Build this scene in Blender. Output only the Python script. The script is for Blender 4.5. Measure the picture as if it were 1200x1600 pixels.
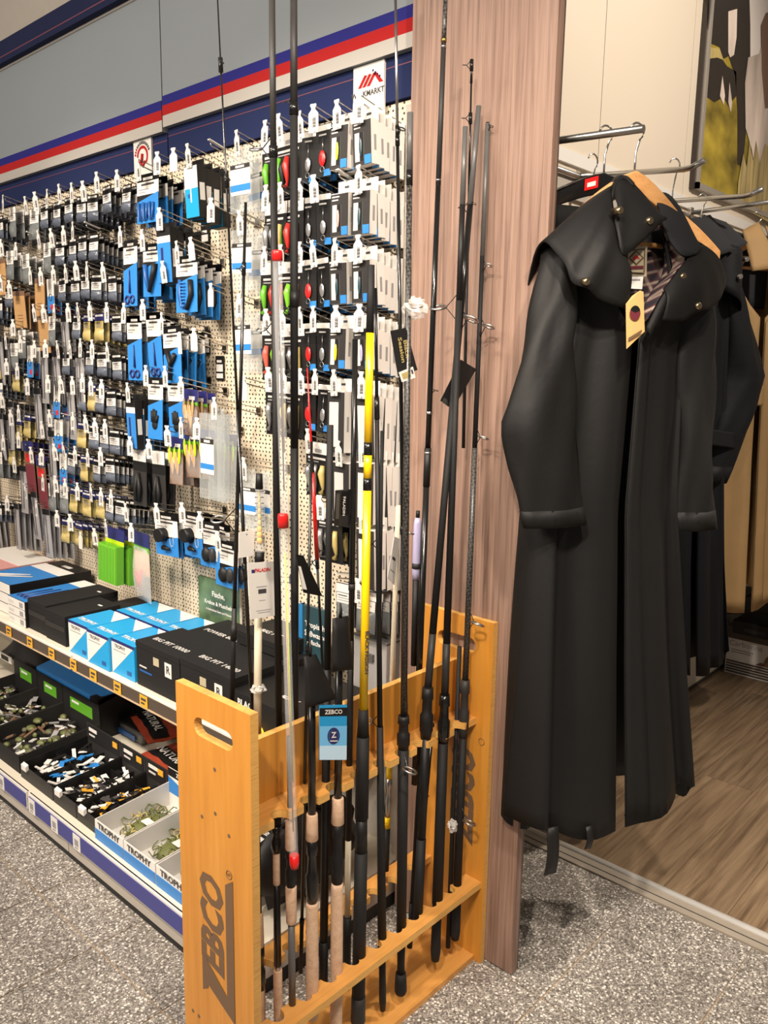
import bpy, math, random
from mathutils import Vector, Matrix
random.seed(11)
for o in list(bpy.data.objects): bpy.data.objects.remove(o)
SC = bpy.context.scene
COL = SC.collection
R = math.radians
# ------------------------------------------------------------------ camera
F_PX, YAW, PITCH, ROLL, EYE = 1279.8, R(42.2356), R(10.0263), R(0.9562), 1.55
_fw = Vector((-math.sin(YAW)*math.cos(PITCH), math.cos(YAW)*math.cos(PITCH), -math.sin(PITCH)))
_r0 = Vector((math.cos(YAW), math.sin(YAW), 0)); _u0 = _r0.cross(_fw)
_r = _r0*math.cos(ROLL)+_u0*math.sin(ROLL); _u = -_r0*math.sin(ROLL)+_u0*math.cos(ROLL)
CAMP = Vector((0, 0, EYE))
cd = bpy.data.cameras.new('camera'); cam = bpy.data.objects.new('camera', cd); COL.objects.link(cam)
cd.sensor_fit = 'HORIZONTAL'; cd.sensor_width = 36; cd.lens = F_PX/1200*36; cd.clip_start = .05
cam.matrix_world = Matrix.Translation(CAMP) @ Matrix((_r, _u, -_fw)).transposed().to_4x4()
SC.camera = cam
# ------------------------------------------------------------------ light
W = bpy.data.worlds.new('world'); SC.world = W; W.use_nodes = True
W.node_tree.nodes['Background'].inputs[0].default_value = (1.0, .90, .82, 1)
W.node_tree.nodes['Background'].inputs[1].default_value = .20
def area(name, loc, target, sx, sy, e, col=(1, .88, .75)):
    l = bpy.data.lights.new(name, 'AREA'); l.shape = 'RECTANGLE'; l.size = sx; l.size_y = sy; l.energy = e; l.color = col
    o = bpy.data.objects.new(name, l); COL.objects.link(o); o.location = loc
    o.rotation_euler = (Vector(target)-Vector(loc)).to_track_quat('-Z', 'Y').to_euler(); return o
def spot(name, loc, target, ang, e, blend=.6, rad=.06, col=(1, .88, .75)):
    l = bpy.data.lights.new(name, 'SPOT'); l.spot_size = R(ang); l.spot_blend = blend; l.energy = e; l.shadow_soft_size = rad; l.color = col
    o = bpy.data.objects.new(name, l); COL.objects.link(o); o.location = loc
    o.rotation_euler = (Vector(target)-Vector(loc)).to_track_quat('-Z', 'Y').to_euler(); return o
area('ceiling_and_fill_lamp', (-.6, -.9, 3.6), (-.6, -.9, 0), 2.4, .5, 55)
area('ceiling_and_fill_lamp', (-3.0, -.6, 3.6), (-3.0, -.6, 0), 2.4, .5, 60)
area('ceiling_and_fill_lamp', (-2.0, -3.2, 3.2), (-2.0, 1.4, .4), 2.6, .7, 130)  # added fill lamp, brightens the lower shelf goods and front faces
spot('track_and_fill_spot', (-1.5, -.5, 3.2), (-2.0, 1.7, 1.15), 50, 215)
spot('track_and_fill_spot', (-3.0, -.5, 3.2), (-3.0, 1.7, 1.1), 52, 180)
spot('track_and_fill_spot', (-.1, -.5, 3.1), (-1.5, 1.6, 1.15), 46, 225)
spot('track_and_fill_spot', (.5, .3, 3.0), (-1.55, 1.6, 1.75), 34, 230)  # added fill spot, brightens the right-hand sides of the white lure cartons
spot('track_and_fill_spot', (.2, .4, 3.2), (-.75, 1.6, .0), 56, 210)
spot('track_and_fill_spot', (.3, 2.6, 3.2), (-1.46, 2.9, 2.45), 80, 185)
spot('track_and_fill_spot', (.4, 2.7, 3.2), (-.45, 2.5, 0), 64, 230)
SC.view_settings.view_transform = 'Standard'; SC.view_settings.look = 'None'
SC.view_settings.gamma = 1; SC.view_settings.use_curve_mapping = False
SC.view_settings.exposure = 0.12
# ------------------------------------------------------------------ pixel -> world
def ray(x, y): return _r*((x-600)/F_PX)+_u*(-(y-800)/F_PX)+_fw
def az(x, y, z): d = ray(x, y); return CAMP+d*((z-EYE)/d.z)
def ay(x, y, Y): d = ray(x, y); return CAMP+d*(Y/d.y)
def ax(x, y, X): d = ray(x, y); return CAMP+d*(X/d.x)
def pix_y(P): v = P-CAMP; return 800-F_PX*v.dot(_u)/v.dot(_fw)
# ------------------------------------------------------------------ materials
MAT = {}
def mat(name, col, rough=.5, metal=0, var=0, vscale=30, alpha=1, trans=0, bump=0, bscale=200, sheen=0, coat=0, emit=None, stretch=None, spec=.5):
    m = bpy.data.materials.new(name); m.use_nodes = True; nt = m.node_tree; b = nt.nodes['Principled BSDF']
    c = (*col, 1) if len(col) == 3 else col
    b.inputs['Base Color'].default_value = c; b.inputs['Roughness'].default_value = rough; b.inputs['Metallic'].default_value = metal
    b.inputs['Specular IOR Level'].default_value = spec
    if alpha < 1: b.inputs['Alpha'].default_value = alpha
    if trans: b.inputs['Transmission Weight'].default_value = trans
    if sheen: b.inputs['Sheen Weight'].default_value = sheen
    if coat: b.inputs['Coat Weight'].default_value = coat; b.inputs['Coat Roughness'].default_value = .15
    if emit: b.inputs['Emission Color'].default_value = c; b.inputs['Emission Strength'].default_value = emit
    if var or bump:
        tc = nt.nodes.new('ShaderNodeTexCoord'); mp = nt.nodes.new('ShaderNodeMapping'); nt.links.new(tc.outputs['Object'], mp.inputs[0])
        if stretch: mp.inputs['Scale'].default_value = stretch
        n = nt.nodes.new('ShaderNodeTexNoise'); n.inputs['Scale'].default_value = vscale; n.inputs['Detail'].default_value = 4
        nt.links.new(mp.outputs[0], n.inputs[0])
        if var:
            mr = nt.nodes.new('ShaderNodeMapRange'); mr.inputs[3].default_value = 1-var; mr.inputs[4].default_value = 1+var
            nt.links.new(n.outputs[0], mr.inputs[0])
            mx = nt.nodes.new('ShaderNodeMix'); mx.data_type = 'RGBA'; mx.blend_type = 'MULTIPLY'; mx.inputs[0].default_value = 1
            mx.inputs[6].default_value = c; nt.links.new(mr.outputs[0], mx.inputs[7]); nt.links.new(mx.outputs[2], b.inputs['Base Color'])
        if bump:
            n2 = nt.nodes.new('ShaderNodeTexNoise'); n2.inputs['Scale'].default_value = bscale; nt.links.new(mp.outputs[0], n2.inputs[0])
            bp = nt.nodes.new('ShaderNodeBump'); bp.inputs['Strength'].default_value = bump; bp.inputs['Distance'].default_value = .002
            nt.links.new(n2.outputs[0], bp.inputs['Height']); nt.links.new(bp.outputs[0], b.inputs['Normal'])
    MAT[name] = m; return m
def new_nodes(name, rough=.5):
    m = bpy.data.materials.new(name); m.use_nodes = True; nt = m.node_tree; b = nt.nodes['Principled BSDF']; b.inputs['Roughness'].default_value = rough
    MAT[name] = m; N = lambda t, **k: _nn(nt, t, k); return m, nt, b, N, nt.links.new
def _nn(nt, t, k):
    n = nt.nodes.new('ShaderNode'+t)
    for a, v in k.items(): setattr(n, a, v)
    return n
def ramp(n, stops, interp='LINEAR'):
    cr = n.color_ramp; cr.interpolation = interp
    while len(cr.elements) < len(stops): cr.elements.new(.5)
    for e, (p, c) in zip(cr.elements, stops): e.position = p; e.color = (*c, 1)
def terrazzo():
    m, nt, b, N, L = new_nodes('terrazzo', .42)
    tc = N('TexCoord'); g = N('NewGeometry')
    v = N('TexVoronoi'); v.inputs['Scale'].default_value = 270; L(g.outputs['Position'], v.inputs['Vector'])
    r = N('ValToRGB'); L(v.outputs['Color'], r.inputs[0])
    ramp(r, [(0, (.12, .105, .092)), (.30, (.20, .178, .155)), (.5, (.32, .29, .255)), (.70, (.47, .43, .385)), (.85, (.76, .71, .64))], 'CONSTANT')
    v2 = N('TexVoronoi'); v2.inputs['Scale'].default_value = 105; L(g.outputs['Position'], v2.inputs['Vector'])
    r2 = N('ValToRGB'); L(v2.outputs['Distance'], r2.inputs[0]); ramp(r2, [(.0, (1, 1, 1)), (.34, (1, 1, 1)), (.36, (0, 0, 0))], 'CONSTANT')
    s = N('SeparateColor'); L(v2.outputs['Color'], s.inputs[0])
    gt = N('Math', operation='GREATER_THAN'); L(s.outputs[0], gt.inputs[0]); gt.inputs[1].default_value = .62
    mu = N('Math', operation='MULTIPLY'); L(r2.outputs[0], mu.inputs[0]); L(gt.outputs[0], mu.inputs[1])
    mx = N('Mix', data_type='RGBA'); L(mu.outputs[0], mx.inputs[0]); L(r.outputs[0], mx.inputs[6]); mx.inputs[7].default_value = (.74, .70, .64, 1)
    n = N('TexNoise'); n.inputs['Scale'].default_value = 5; L(g.outputs['Position'], n.inputs[0])
    mr = N('MapRange'); mr.inputs[3].default_value = .75; mr.inputs[4].default_value = 1.2; L(n.outputs[0], mr.inputs[0])
    m2 = N('Mix', data_type='RGBA', blend_type='MULTIPLY'); m2.inputs[0].default_value = 1; L(mx.outputs[2], m2.inputs[6]); L(mr.outputs[0], m2.inputs[7])
    L(m2.outputs[2], b.inputs['Base Color'])
def woodmat(name, stops, scale, stretch, rough, wave=6, dist=4, coord='Position', coat=0):
    m, nt, b, N, L = new_nodes(name, rough)
    g = N('NewGeometry'); mp = N('Mapping'); mp.inputs['Scale'].default_value = stretch; L(g.outputs['Position'], mp.inputs[0])
    n = N('TexNoise'); n.inputs['Scale'].default_value = scale; n.inputs['Detail'].default_value = 8; n.inputs['Roughness'].default_value = .65; n.inputs['Distortion'].default_value = dist*.1
    L(mp.outputs[0], n.inputs[0])
    r = N('ValToRGB'); L(n.outputs[0], r.inputs[0]); ramp(r, stops); L(r.outputs[0], b.inputs['Base Color'])
    bp = N('Bump'); bp.inputs['Strength'].default_value = .12; bp.inputs['Distance'].default_value = .001; L(n.outputs[0], bp.inputs['Height']); L(bp.outputs[0], b.inputs['Normal'])
    if coat: b.inputs['Coat Weight'].default_value = coat; b.inputs['Coat Roughness'].default_value = .25
def pegmat():
    m, nt, b, N, L = new_nodes('pegboard', .5)
    g = N('NewGeometry'); sx = N('SeparateXYZ'); L(g.outputs['Position'], sx.inputs[0])
    def holes(ox, oz, px, pz):
        out = []
        for s, off, p in ((sx.outputs[0], ox, px), (sx.outputs[2], oz, pz)):
            a = N('Math', operation='ADD'); L(s, a.inputs[0]); a.inputs[1].default_value = off
            k = N('Math', operation='PINGPONG'); L(a.outputs[0], k.inputs[0]); k.inputs[1].default_value = p/2
            q = N('Math', operation='MULTIPLY'); L(k.outputs[0], q.inputs[0]); L(k.outputs[0], q.inputs[1]); out.append(q)
        s = N('Math', operation='ADD'); L(out[0].outputs[0], s.inputs[0]); L(out[1].outputs[0], s.inputs[1])
        lt = N('Math', operation='LESS_THAN'); L(s.outputs[0], lt.inputs[0]); lt.inputs[1].default_value = .0034**2; return lt
    h1 = holes(0, 0, .0165, .026); h2 = holes(.008, .013, .0248, .026)
    mxm = N('Math', operation='MAXIMUM'); L(h1.outputs[0], mxm.inputs[0]); L(h2.outputs[0], mxm.inputs[1])
    mx = N('Mix', data_type='RGBA'); L(mxm.outputs[0], mx.inputs[0]); mx.inputs[6].default_value = (.70, .60, .45, 1); mx.inputs[7].default_value = (.035, .025, .018, 1)
    L(mx.outputs[2], b.inputs['Base Color'])
def plaidmat():
    m, nt, b, N, L = new_nodes('plaid_lining', .85)
    g = N('NewGeometry'); mp = N('Mapping'); mp.inputs['Rotation'].default_value = (.0, R(22), 0); L(g.outputs['Position'], mp.inputs[0])
    cols = []
    for d, sc in (('Y', 34), ('Z', 40)):
        w = N('TexWave', bands_direction=d); w.inputs['Scale'].default_value = sc*.3; L(mp.outputs[0], w.inputs[0])
        r = N('ValToRGB'); L(w.outputs[0], r.inputs[0])
        ramp(r, [(0, (.018, .014, .022)), (.55, (.03, .02, .03)), (.72, (.20, .02, .025)), (.82, (.05, .03, .04)), (.93, (.45, .36, .28))]); cols.append(r)
    mx = N('Mix', data_type='RGBA'); mx.inputs[0].default_value = .5; L(cols[0].outputs[0], mx.inputs[6]); L(cols[1].outputs[0], mx.inputs[7]); L(mx.outputs[2], b.inputs['Base Color'])
def carbonmat():
    m, nt, b, N, L = new_nodes('carbon_weave', .35)
    g = N('NewGeometry'); w = N('TexChecker'); w.inputs['Scale'].default_value = 160; mp = N('Mapping'); mp.inputs['Rotation'].default_value = (R(40), 0, R(30)); L(g.outputs['Position'], mp.inputs[0]); L(mp.outputs[0], w.inputs[0])
    w.inputs[1].default_value = (.018, .017, .016, 1); w.inputs[2].default_value = (.07, .065, .06, 1); L(w.outputs[0], b.inputs['Base Color'])
terrazzo(); pegmat(); plaidmat(); carbonmat()
woodmat('pillar_wood', [(.28, (.105, .058, .040)), (.42, (.205, .122, .088)), (.55, (.275, .172, .128)), (.75, (.335, .225, .172))], 3.6, (30, 30, .7), .55)
woodmat('birch', [(.2, (.46, .175, .018)), (.5, (.58, .24, .03)), (.8, (.66, .30, .05))], 3, (16, 16, .8), .42, coat=.25)
woodmat('birch_flat', [(.2, (.48, .20, .04)), (.5, (.60, .28, .065)), (.8, (.67, .34, .095))], 4, (22, 1.2, 22), .42, coat=.2)
woodmat('birch_edge', [(.2, (.38, .18, .045)), (.5, (.66, .36, .09)), (.8, (.72, .42, .13))], 9, (3, 3, 60), .5)
for _i, _k in enumerate((1.0, .86, 1.12)):
    woodmat('laminate%d' % _i, [(.25, (.075*_k, .048*_k, .027*_k)), (.42, (.17*_k, .112*_k, .066*_k)), (.56, (.245*_k, .168*_k, .10*_k)), (.78, (.33*_k, .24*_k, .15*_k))], 3.4+_i*.4, (13, .6, 5), .4)
woodmat('cork', [(.2, (.40, .24, .14)), (.45, (.56, .37, .24)), (.7, (.66, .46, .32))], 60, (1, 1, 1), .8)
woodmat('hanger_wood', [(.2, (.50, .22, .06)), (.5, (.68, .34, .12)), (.8, (.75, .42, .17))], 6, (12, 2, 12), .35, coat=.3)
mat('grout', (.36, .27, .18), .9, var=.2); mat('concrete', (.33, .24, .17), .9, var=.12, vscale=6)
mat('fascia_grey', (.235, .26, .278), .6, spec=.2, var=.04, vscale=3); mat('navy', (.018, .026, .08), .8, spec=.1); mat('stripe_blue', (.024, .024, .17), .8, spec=.1); mat('stripe_red', (.38, .018, .018), .8, spec=.1)
mat('fascia_white', (.44, .41, .37), .5); mat('navy_dark', (.016, .02, .055), .8, spec=.1); mat('pinstripe', (.16, .04, .06), .5); mat('seam', (.05, .045, .04), .8); mat('shadow_gap', (.02, .018, .016), .9)
mat('shelf_cream', (.68, .62, .50), .45, var=.04); mat('shelf_grey', (.42, .38, .33), .5, var=.05); mat('rubber_black', (.012, .012, .012), .6)
mat('rail_brown', (.075, .055, .04), .4); mat('rail_clear', (.55, .40, .25), .35); mat('price_orange', (.72, .36, .03), .5); mat('strip_blue', (.045, .05, .22), .4); mat('white_pl', (.70, .66, .60), .4)
mat('wall_cream', (.66, .58, .47), .45, var=.02, vscale=2); mat('black', (.008, .0075, .0075), .5, spec=.3); mat('black_gloss', (.007, .007, .007), .2, spec=.4); mat('black_soft', (.0095, .009, .009), .65, spec=.3, bump=.2, bscale=900)
mat('charcoal', (.026, .024, .023), .5, spec=.3); mat('graphite', (.09, .088, .085), .35); mat('dark_gap', (.004, .004, .004), .9)
mat('yellow', (.92, .56, .002), .3, coat=.2); mat('sky_tag', (.16, .48, .80), .4); mat('pale_tag', (.52, .72, .88), .4); mat('red', (.62, .012, .012), .3); mat('cream_rod', (.62, .54, .40), .35); mat('chrome', (.62, .60, .58), .2, 1); mat('steel', (.45, .44, .42), .3, 1); mat('wire', (.58, .55, .50), .25, 1); mat('gold', (.45, .30, .10), .35, 1)
mat('clear', (.85, .85, .85), .08, alpha=.16); mat('clear_frost', (.58, .62, .62), .15, alpha=.24); mat('pouch', (.16, .185, .24), .12, alpha=.55); mat('film', (.85, .82, .78), .12, alpha=.35, bump=1, bscale=120)
mat('paper', (.69, .66, .615), .6); mat('paper_grey', (.55, .53, .50), .6); mat('print_dark', (.05, .045, .045), .6); mat('print_grey', (.28, .27, .27), .6); mat('kraft', (.62, .38, .14), .7, var=.08)
mat('pk_blue', (.025, .19, .52), .4); mat('pk_blue2', (.015, .09, .30), .4); mat('pk_cyan', (.012, .30, .62), .35); mat('pk_navy', (.018, .02, .12), .4); mat('pk_tan', (.44, .25, .10), .5, var=.2); mat('pk_brown', (.16, .09, .05), .5, var=.2)
mat('pk_yellow', (.42, .33, .12), .4, var=.25); mat('pk_green', (.10, .34, .02), .35); mat('pk_neon', (.45, .62, .01), .4); mat('pk_olive', (.12, .13, .04), .5, var=.3); mat('pk_red', (.42, .02, .015), .35); mat('pk_pink', (.62, .30, .28), .5); mat('lime', (.15, .42, .025), .25); mat('silver', (.5, .5, .5), .25, .8)
mat('tag_label', (.64, .615, .575), .45); mat('coat_black', (.0072, .0068, .0066), .6, spec=.24, var=.25, vscale=5, bump=.25, bscale=60); mat('coat_navy', (.0048, .0054, .0068), .65, spec=.18, var=.25, vscale=6, bump=.25, bscale=60); mat('coat_tan', (.30, .185, .075), .75, var=.15, vscale=8, bump=.25, bscale=80)
mat('collar_cord', (.008, .009, .012), .9); mat('logo_brown', (.15, .085, .045), .6); mat('snap', (.32, .25, .15), .3, 1); mat('patch', (.42, .36, .24), .7); mat('maroon', (.14, .02, .03), .5)
mat('bag_red', (.30, .045, .02), .25, var=.3, vscale=20); mat('olive', (.10, .095, .05), .6, var=.5, vscale=90, bump=.6, bscale=150); mat('lavender', (.38, .35, .52), .25); mat('lure_red', (.55, .10, .07), .2); mat('lure_peach', (.6, .35, .22), .3)
mat('pic_grass', (.27, .20, .022), .35, var=1.7, vscale=5, stretch=(1, 1, 1.6)); mat('pic_dark', (.018, .014, .012), .35); mat('pic_white', (.55, .46, .40), .35, var=.9, vscale=9, stretch=(1, 1, .25)); mat('pic_sky', (.72, .66, .62), .35); mat('pic_straw', (.36, .28, .12), .4, var=1.6, vscale=14, stretch=(3, 3, .2)); mat('pic_brown', (.16, .09, .06), .4)
mat('frame_silver', (.48, .45, .41), .35, .6); mat('frame_dark', (.04, .03, .025), .5); mat('book_green', (.075, .12, .06), .3, var=2.2, vscale=9); mat('book_blue', (.02, .16, .36), .3); mat('book_dark', (.02, .05, .06), .3, var=.5, vscale=20); mat('fish', (.12, .12, .10), .4); mat('grey_plastic', (.30, .29, .28), .5); mat('cable', (.03, .025, .02), .6); mat('alu', (.86, .84, .80), .45, .3); mat('thresh', (.36, .31, .25), .5, var=.1)
# ------------------------------------------------------------------ mesh helpers
class MB:
    def __init__(s): s.v = []; s.f = []; s.m = []; s.sm = []
    def face(s, pts, m, smooth=False):
        i = len(s.v); s.v += [Vector(p) for p in pts]; s.f.append(tuple(range(i, i+len(pts)))); s.m.append(m); s.sm.append(smooth); return s
    def bx(s, x0, x1, y0, y1, z0, z1, m, T=None):
        P = [Vector((x, y, z)) for z in (z0, z1) for y in (y0, y1) for x in (x0, x1)]
        if T: P = [T(p) for p in P]
        i = len(s.v); s.v += P
        for q in ((0, 2, 3, 1), (4, 5, 7, 6), (0, 1, 5, 4), (2, 6, 7, 3), (0, 4, 6, 2), (1, 3, 7, 5)):
            s.f.append(tuple(i+k for k in q)); s.m.append(m); s.sm.append(False)
        return s
    def prism(s, poly, fn, d0, d1, m, m_edge=None):
        n = len(poly); i = len(s.v); s.v += [Vector(fn(a, b, d0)) for a, b in poly]+[Vector(fn(a, b, d1)) for a, b in poly]
        s.f.append(tuple(i+k for k in range(n))); s.f.append(tuple(i+n+k for k in reversed(range(n)))); s.m += [m, m]; s.sm += [False, False]
        for k in range(n):
            j = (k+1) % n; s.f.append((i+k, i+n+k, i+n+j, i+j)); s.m.append(m_edge or m); s.sm.append(False)
        return s
    def tube(s, pts, rad, m, n=8, caps=True, sq=1.0):
        pts = [Vector(p) for p in pts]; rad = rad if isinstance(rad, (list, tuple)) else [rad]*len(pts); i0 = len(s.v)
        for k, p in enumerate(pts):
            t = (pts[min(k+1, len(pts)-1)]-pts[max(k-1, 0)]).normalized()
            a = Vector((0, 0, 1)) if abs(t.z) < .9 else Vector((0, 1, 0))
            e1 = t.cross(a).normalized(); e2 = t.cross(e1)
            for j in range(n):
                an = 2*math.pi*j/n; s.v.append(p+(e1*math.cos(an)+e2*math.sin(an)*sq)*rad[k])
        for k in range(len(pts)-1):
            for j in range(n):
                a = i0+k*n+j; b = i0+k*n+(j+1) % n; s.f.append((a, b, b+n, a+n)); s.m.append(m); s.sm.append(True)
        if caps:
            s.f.append(tuple(i0+j for j in reversed(range(n)))); s.f.append(tuple(i0+(len(pts)-1)*n+j for j in range(n))); s.m += [m, m]; s.sm += [False, False]
        return s
    def grid(s, fn, nu, nv, m, closed=False, smooth=True):
        i = len(s.v)
        for a in range(nu+1):
            for b in range(nv+1): s.v.append(Vector(fn(a/nu, b/nv)))
        for a in range(nu):
            for b in range(nv):
                q = i+a*(nv+1)+b; s.f.append((q, q+nv+1, q+nv+2, q+1)); s.m.append(m); s.sm.append(smooth)
        return s
    def ring(s, c, r, rt, e1, e2, m, n=14, k=6):
        pts = [Vector(c)+(Vector(e1)*math.cos(2*math.pi*j/n)+Vector(e2)*math.sin(2*math.pi*j/n))*r for j in range(n+1)]
        return s.tube(pts, rt, m, k, False)
    def ball(s, c, rx, ry, rz, m, n=8, k=6):
        c = Vector(c)
        return s.grid(lambda u, v: c+Vector((rx*math.sin(math.pi*v)*math.cos(2*math.pi*u), ry*math.sin(math.pi*v)*math.sin(2*math.pi*u), rz*math.cos(math.pi*v))), n, k, m)
    def add(s, o, off=(0, 0, 0)):
        i = len(s.v); off = Vector(off); s.v += [v+off for v in o.v]; s.f += [tuple(i+k for k in f) for f in o.f]; s.m += o.m; s.sm += o.sm; return s
    def mesh(s, name, off=Vector((0, 0, 0))):
        me = bpy.data.meshes.new(name); me.from_pydata([v-off for v in s.v], [], s.f)
        names = list(dict.fromkeys(s.m)); ix = {n: k for k, n in enumerate(names)}
        for n in names: me.materials.append(MAT[n])
        me.polygons.foreach_set('material_index', [ix[n] for n in s.m]); me.polygons.foreach_set('use_smooth', s.sm)
        me.update(); return me
    def build(s, name, parent=None, world=True, solid=0, bevel=0, sub=0):
        off = Vector((0, 0, 0))
        if world:
            p = parent
            while p: off += p.location; p = p.parent
        o = bpy.data.objects.new(name, s.mesh(name, off)); COL.objects.link(o)
        if parent: o.parent = parent
        if solid: q = o.modifiers.new('thick', 'SOLIDIFY'); q.thickness = solid; q.offset = 0
        if bevel: q = o.modifiers.new('bevel', 'BEVEL'); q.width = bevel; q.segments = 2; q.limit_method = 'ANGLE'
        if sub: q = o.modifiers.new('sub', 'SUBSURF'); q.levels = sub; q.render_levels = sub
        return o
def inst(name, me, parent=None, loc=(0, 0, 0), rot=None):
    o = bpy.data.objects.new(name, me); COL.objects.link(o); o.location = loc
    if parent: o.parent = parent
    if rot: o.rotation_euler = rot
    return o
def tag(o, label, cat, group=None):
    o['label'] = label; o['category'] = cat
    if group: o['group'] = group
    return o
def struct(o, label=None):
    o['kind'] = 'structure'
    if label: o['label'] = label
    return o
def empty(name, loc, label=None, cat=None, group=None):
    o = bpy.data.objects.new(name, None); COL.objects.link(o); o.location = loc; o.empty_display_size = .05
    if label: tag(o, label, cat, group)
    return o
_TX = {}
def text_mb(s, size, m, bold=0.0, shear=0.0, align='CENTER', sx=1.0, res=2):
    k = (s, bold, shear, align, res)
    if k not in _TX:
        c = bpy.data.curves.new('t', 'FONT'); c.body = s; c.size = 1; c.align_x = align; c.align_y = 'CENTER'; c.offset = bold; c.shear = shear; c.resolution_u = res
        o = bpy.data.objects.new('t', c); me = o.to_mesh()
        _TX[k] = ([v.co.copy() for v in me.vertices], [tuple(p.vertices) for p in me.polygons]); o.to_mesh_clear(); bpy.data.objects.remove(o); bpy.data.curves.remove(c)
    V, Fc = _TX[k]; b = MB(); b.v = [Vector((v.x*size*sx, v.y*size, 0)) for v in V]; b.f = list(Fc); b.m = [m]*len(Fc); b.sm = [False]*len(Fc); return b
def place(b, p, right, up):
    r = Vector(right).normalized(); u = Vector(up).normalized(); n = r.cross(u); p = Vector(p); b.v = [p+r*v.x+u*v.y+n*v.z for v in b.v]; return b
def lettering(s, size, m, p, right, up, parent, name='lettering', **k):
    return place(text_mb(s, size, m, **k), p, right, up).build(name, parent)
XP, YP, ZP = Vector((1, 0, 0)), Vector((0, 1, 0)), Vector((0, 0, 1))
ORD = ['first', 'second', 'third', 'fourth', 'fifth', 'sixth', 'seventh', 'eighth', 'ninth', 'tenth', 'eleventh', 'twelfth', 'thirteenth', 'fourteenth', 'fifteenth', 'sixteenth', 'seventeenth', 'eighteenth', 'nineteenth', 'twentieth', 'twenty-first', 'twenty-second', 'twenty-third', 'twenty-fourth', 'twenty-fifth', 'twenty-sixth']
# ------------------------------------------------------------------ structure
YW = 1.70                                       # pegboard plane
fl = MB().bx(-6, 2.6, -2.2, 2.18, -.06, -.003, 'grout').build('floor'); struct(fl)
px, py_, gx, gy = .325, .336, -.585, .945
tile_me = MB().bx(.0024, px-.0024, .0024, py_-.0024, -.02, 0, 'terrazzo').mesh('tile')
for i in range(-16, 10):
    for j in range(-9, 4):
        x, y = gx+i*px, gy+j*py_
        if y+py_ > 2.20: continue
        inst('tile', tile_me, fl, (x, y, random.uniform(-.0004, .0006)))
tb = MB()
for i in range(-16, 10):
    x, y = gx+i*px, gy+3*py_
    inst('tile', bpy.data.meshes.get('tile_cut') or MB().bx(.0012, px-.0012, .0012, 2.176-y, -.02, 0, 'terrazzo').mesh('tile_cut'), fl, (x, y, 0))
t = MB().bx(-1.47, 2.6, 2.18, 2.236, -.02, .004, 'thresh').bx(-1.47, 2.6, 2.204, 2.207, .004, .0052, 'seam').build('trim_1'); struct(t, 'flat threshold strip between stone tiles and wood floor')
t = MB().tube([(-1.47, 2.248, .002), (2.6, 2.248, .002)], .014, 'alu', 8, sq=.6).build('trim_2'); struct(t, 'rounded aluminium edge strip of the wood floor')
f2 = MB().bx(-1.46, 2.6, 2.24, 4.6, -.06, -.012, 'seam').build('floor'); struct(f2)
pw = .192; k = 0
for i in range(21):
    x = -1.455+i*pw; y = 2.25-random.random()*.9
    while y < 4.5:
        y1 = min(y+1.25, 4.5); y0 = max(y, 2.256)
        if y1 > y0+.02:
            MB().bx(x+.0006, x+pw-.0006, y0+.0006, y1-.0006, -.014, 0, 'laminate%d' % (k % 3)).build('plank', f2)
        k += 1; y = y1
# shop back wall above and behind the gondola
w = MB().bx(-6, -1.5, YW+.06, YW+.16, 0, 4.0, 'concrete').build('wall_back'); struct(w)
cb = MB().tube([ay(2, 0, YW+.05), ay(4, 40, YW+.05), ay(9, 75, YW+.05)], .006, 'cable', 6).tube([ay(20, 0, YW+.05), ay(12, 25, YW+.05), ay(4, 42, YW+.05)], .004, 'cable', 6).bx(*[v for v in (ay(6, 66, YW+.05).x-.02, ay(6, 66, YW+.05).x+.02, YW+.035, YW+.06, ay(6, 66, YW).z-.012, ay(6, 66, YW).z+.012)], 'cable').build('wall_cable')
tag(cb, 'thin dark cable running down the bare wall above the sign', 'cable')
MB().bx(ay(52, 20, YW+.06).x-.004, ay(52, 20, YW+.06).x+.004, YW+.054, YW+.06, 2.7, 4.0, 'seam').build('wall_joint', w)
# pegboard panels
XS = [-5.15, -3.92, -2.555, -1.42]
zt = 2.226
pb = MB().bx(-5.2, -1.42, YW+.02, YW+.05, 0, 3.1, 'shelf_grey').build('wall_pegboard'); struct(pb)
for a, b_ in zip(XS[:-1], XS[1:]):
    MB().bx(a+.004, b_-.004, YW, YW+.018, .10, zt, 'pegboard').build('pegboard_panel', pb)
    MB().bx(b_-.004, b_+.004, YW+.006, YW+.02, .1, zt, 'shelf_grey').build('upright', pb)
# fascia: navy strip, stripes, grey sign panels, dark top strip
def fascia(xa, xb, dz):
    p = MB().bx(xa, xb, YW-.012, YW+.012, zt+.004, 2.336+dz, 'navy').bx(xa, xb, YW-.0125, YW-.012, 2.310+dz, 2.3125+dz, 'pinstripe').build('navy_board', pb)
    MB().bx(xa, xb, YW-.03, YW+.01, 2.336+dz, 2.79, 'fascia_grey').build('sign_panel', pb)
    MB().bx(xa, xb, YW-.032, YW-.03, 2.336+dz, 2.372+dz, 'fascia_white').build('white_stripe', pb)
    MB().bx(xa, xb, YW-.032, YW-.03, 2.372+dz, 2.404+dz, 'stripe_red').build('red_stripe', pb)
    MB().bx(xa, xb, YW-.032, YW-.03, 2.404+dz, 2.434+dz, 'stripe_blue').build('blue_stripe', pb)
fascia(-5.2, -2.559, -.012); fascia(-2.553, -1.42, 0)
MB().bx(-5.2, -1.42, YW-.034, YW-.02, 2.768, 2.776, 'fascia_white').build('light_edge', pb)
MB().bx(-5.2, -1.42, YW-.06, YW+.02, 2.776, 2.86, 'navy_dark').bx(-5.2, -1.42, YW-.0605, YW-.06, 2.797, 2.801, 'pinstripe').build('top_strip', pb)
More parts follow.
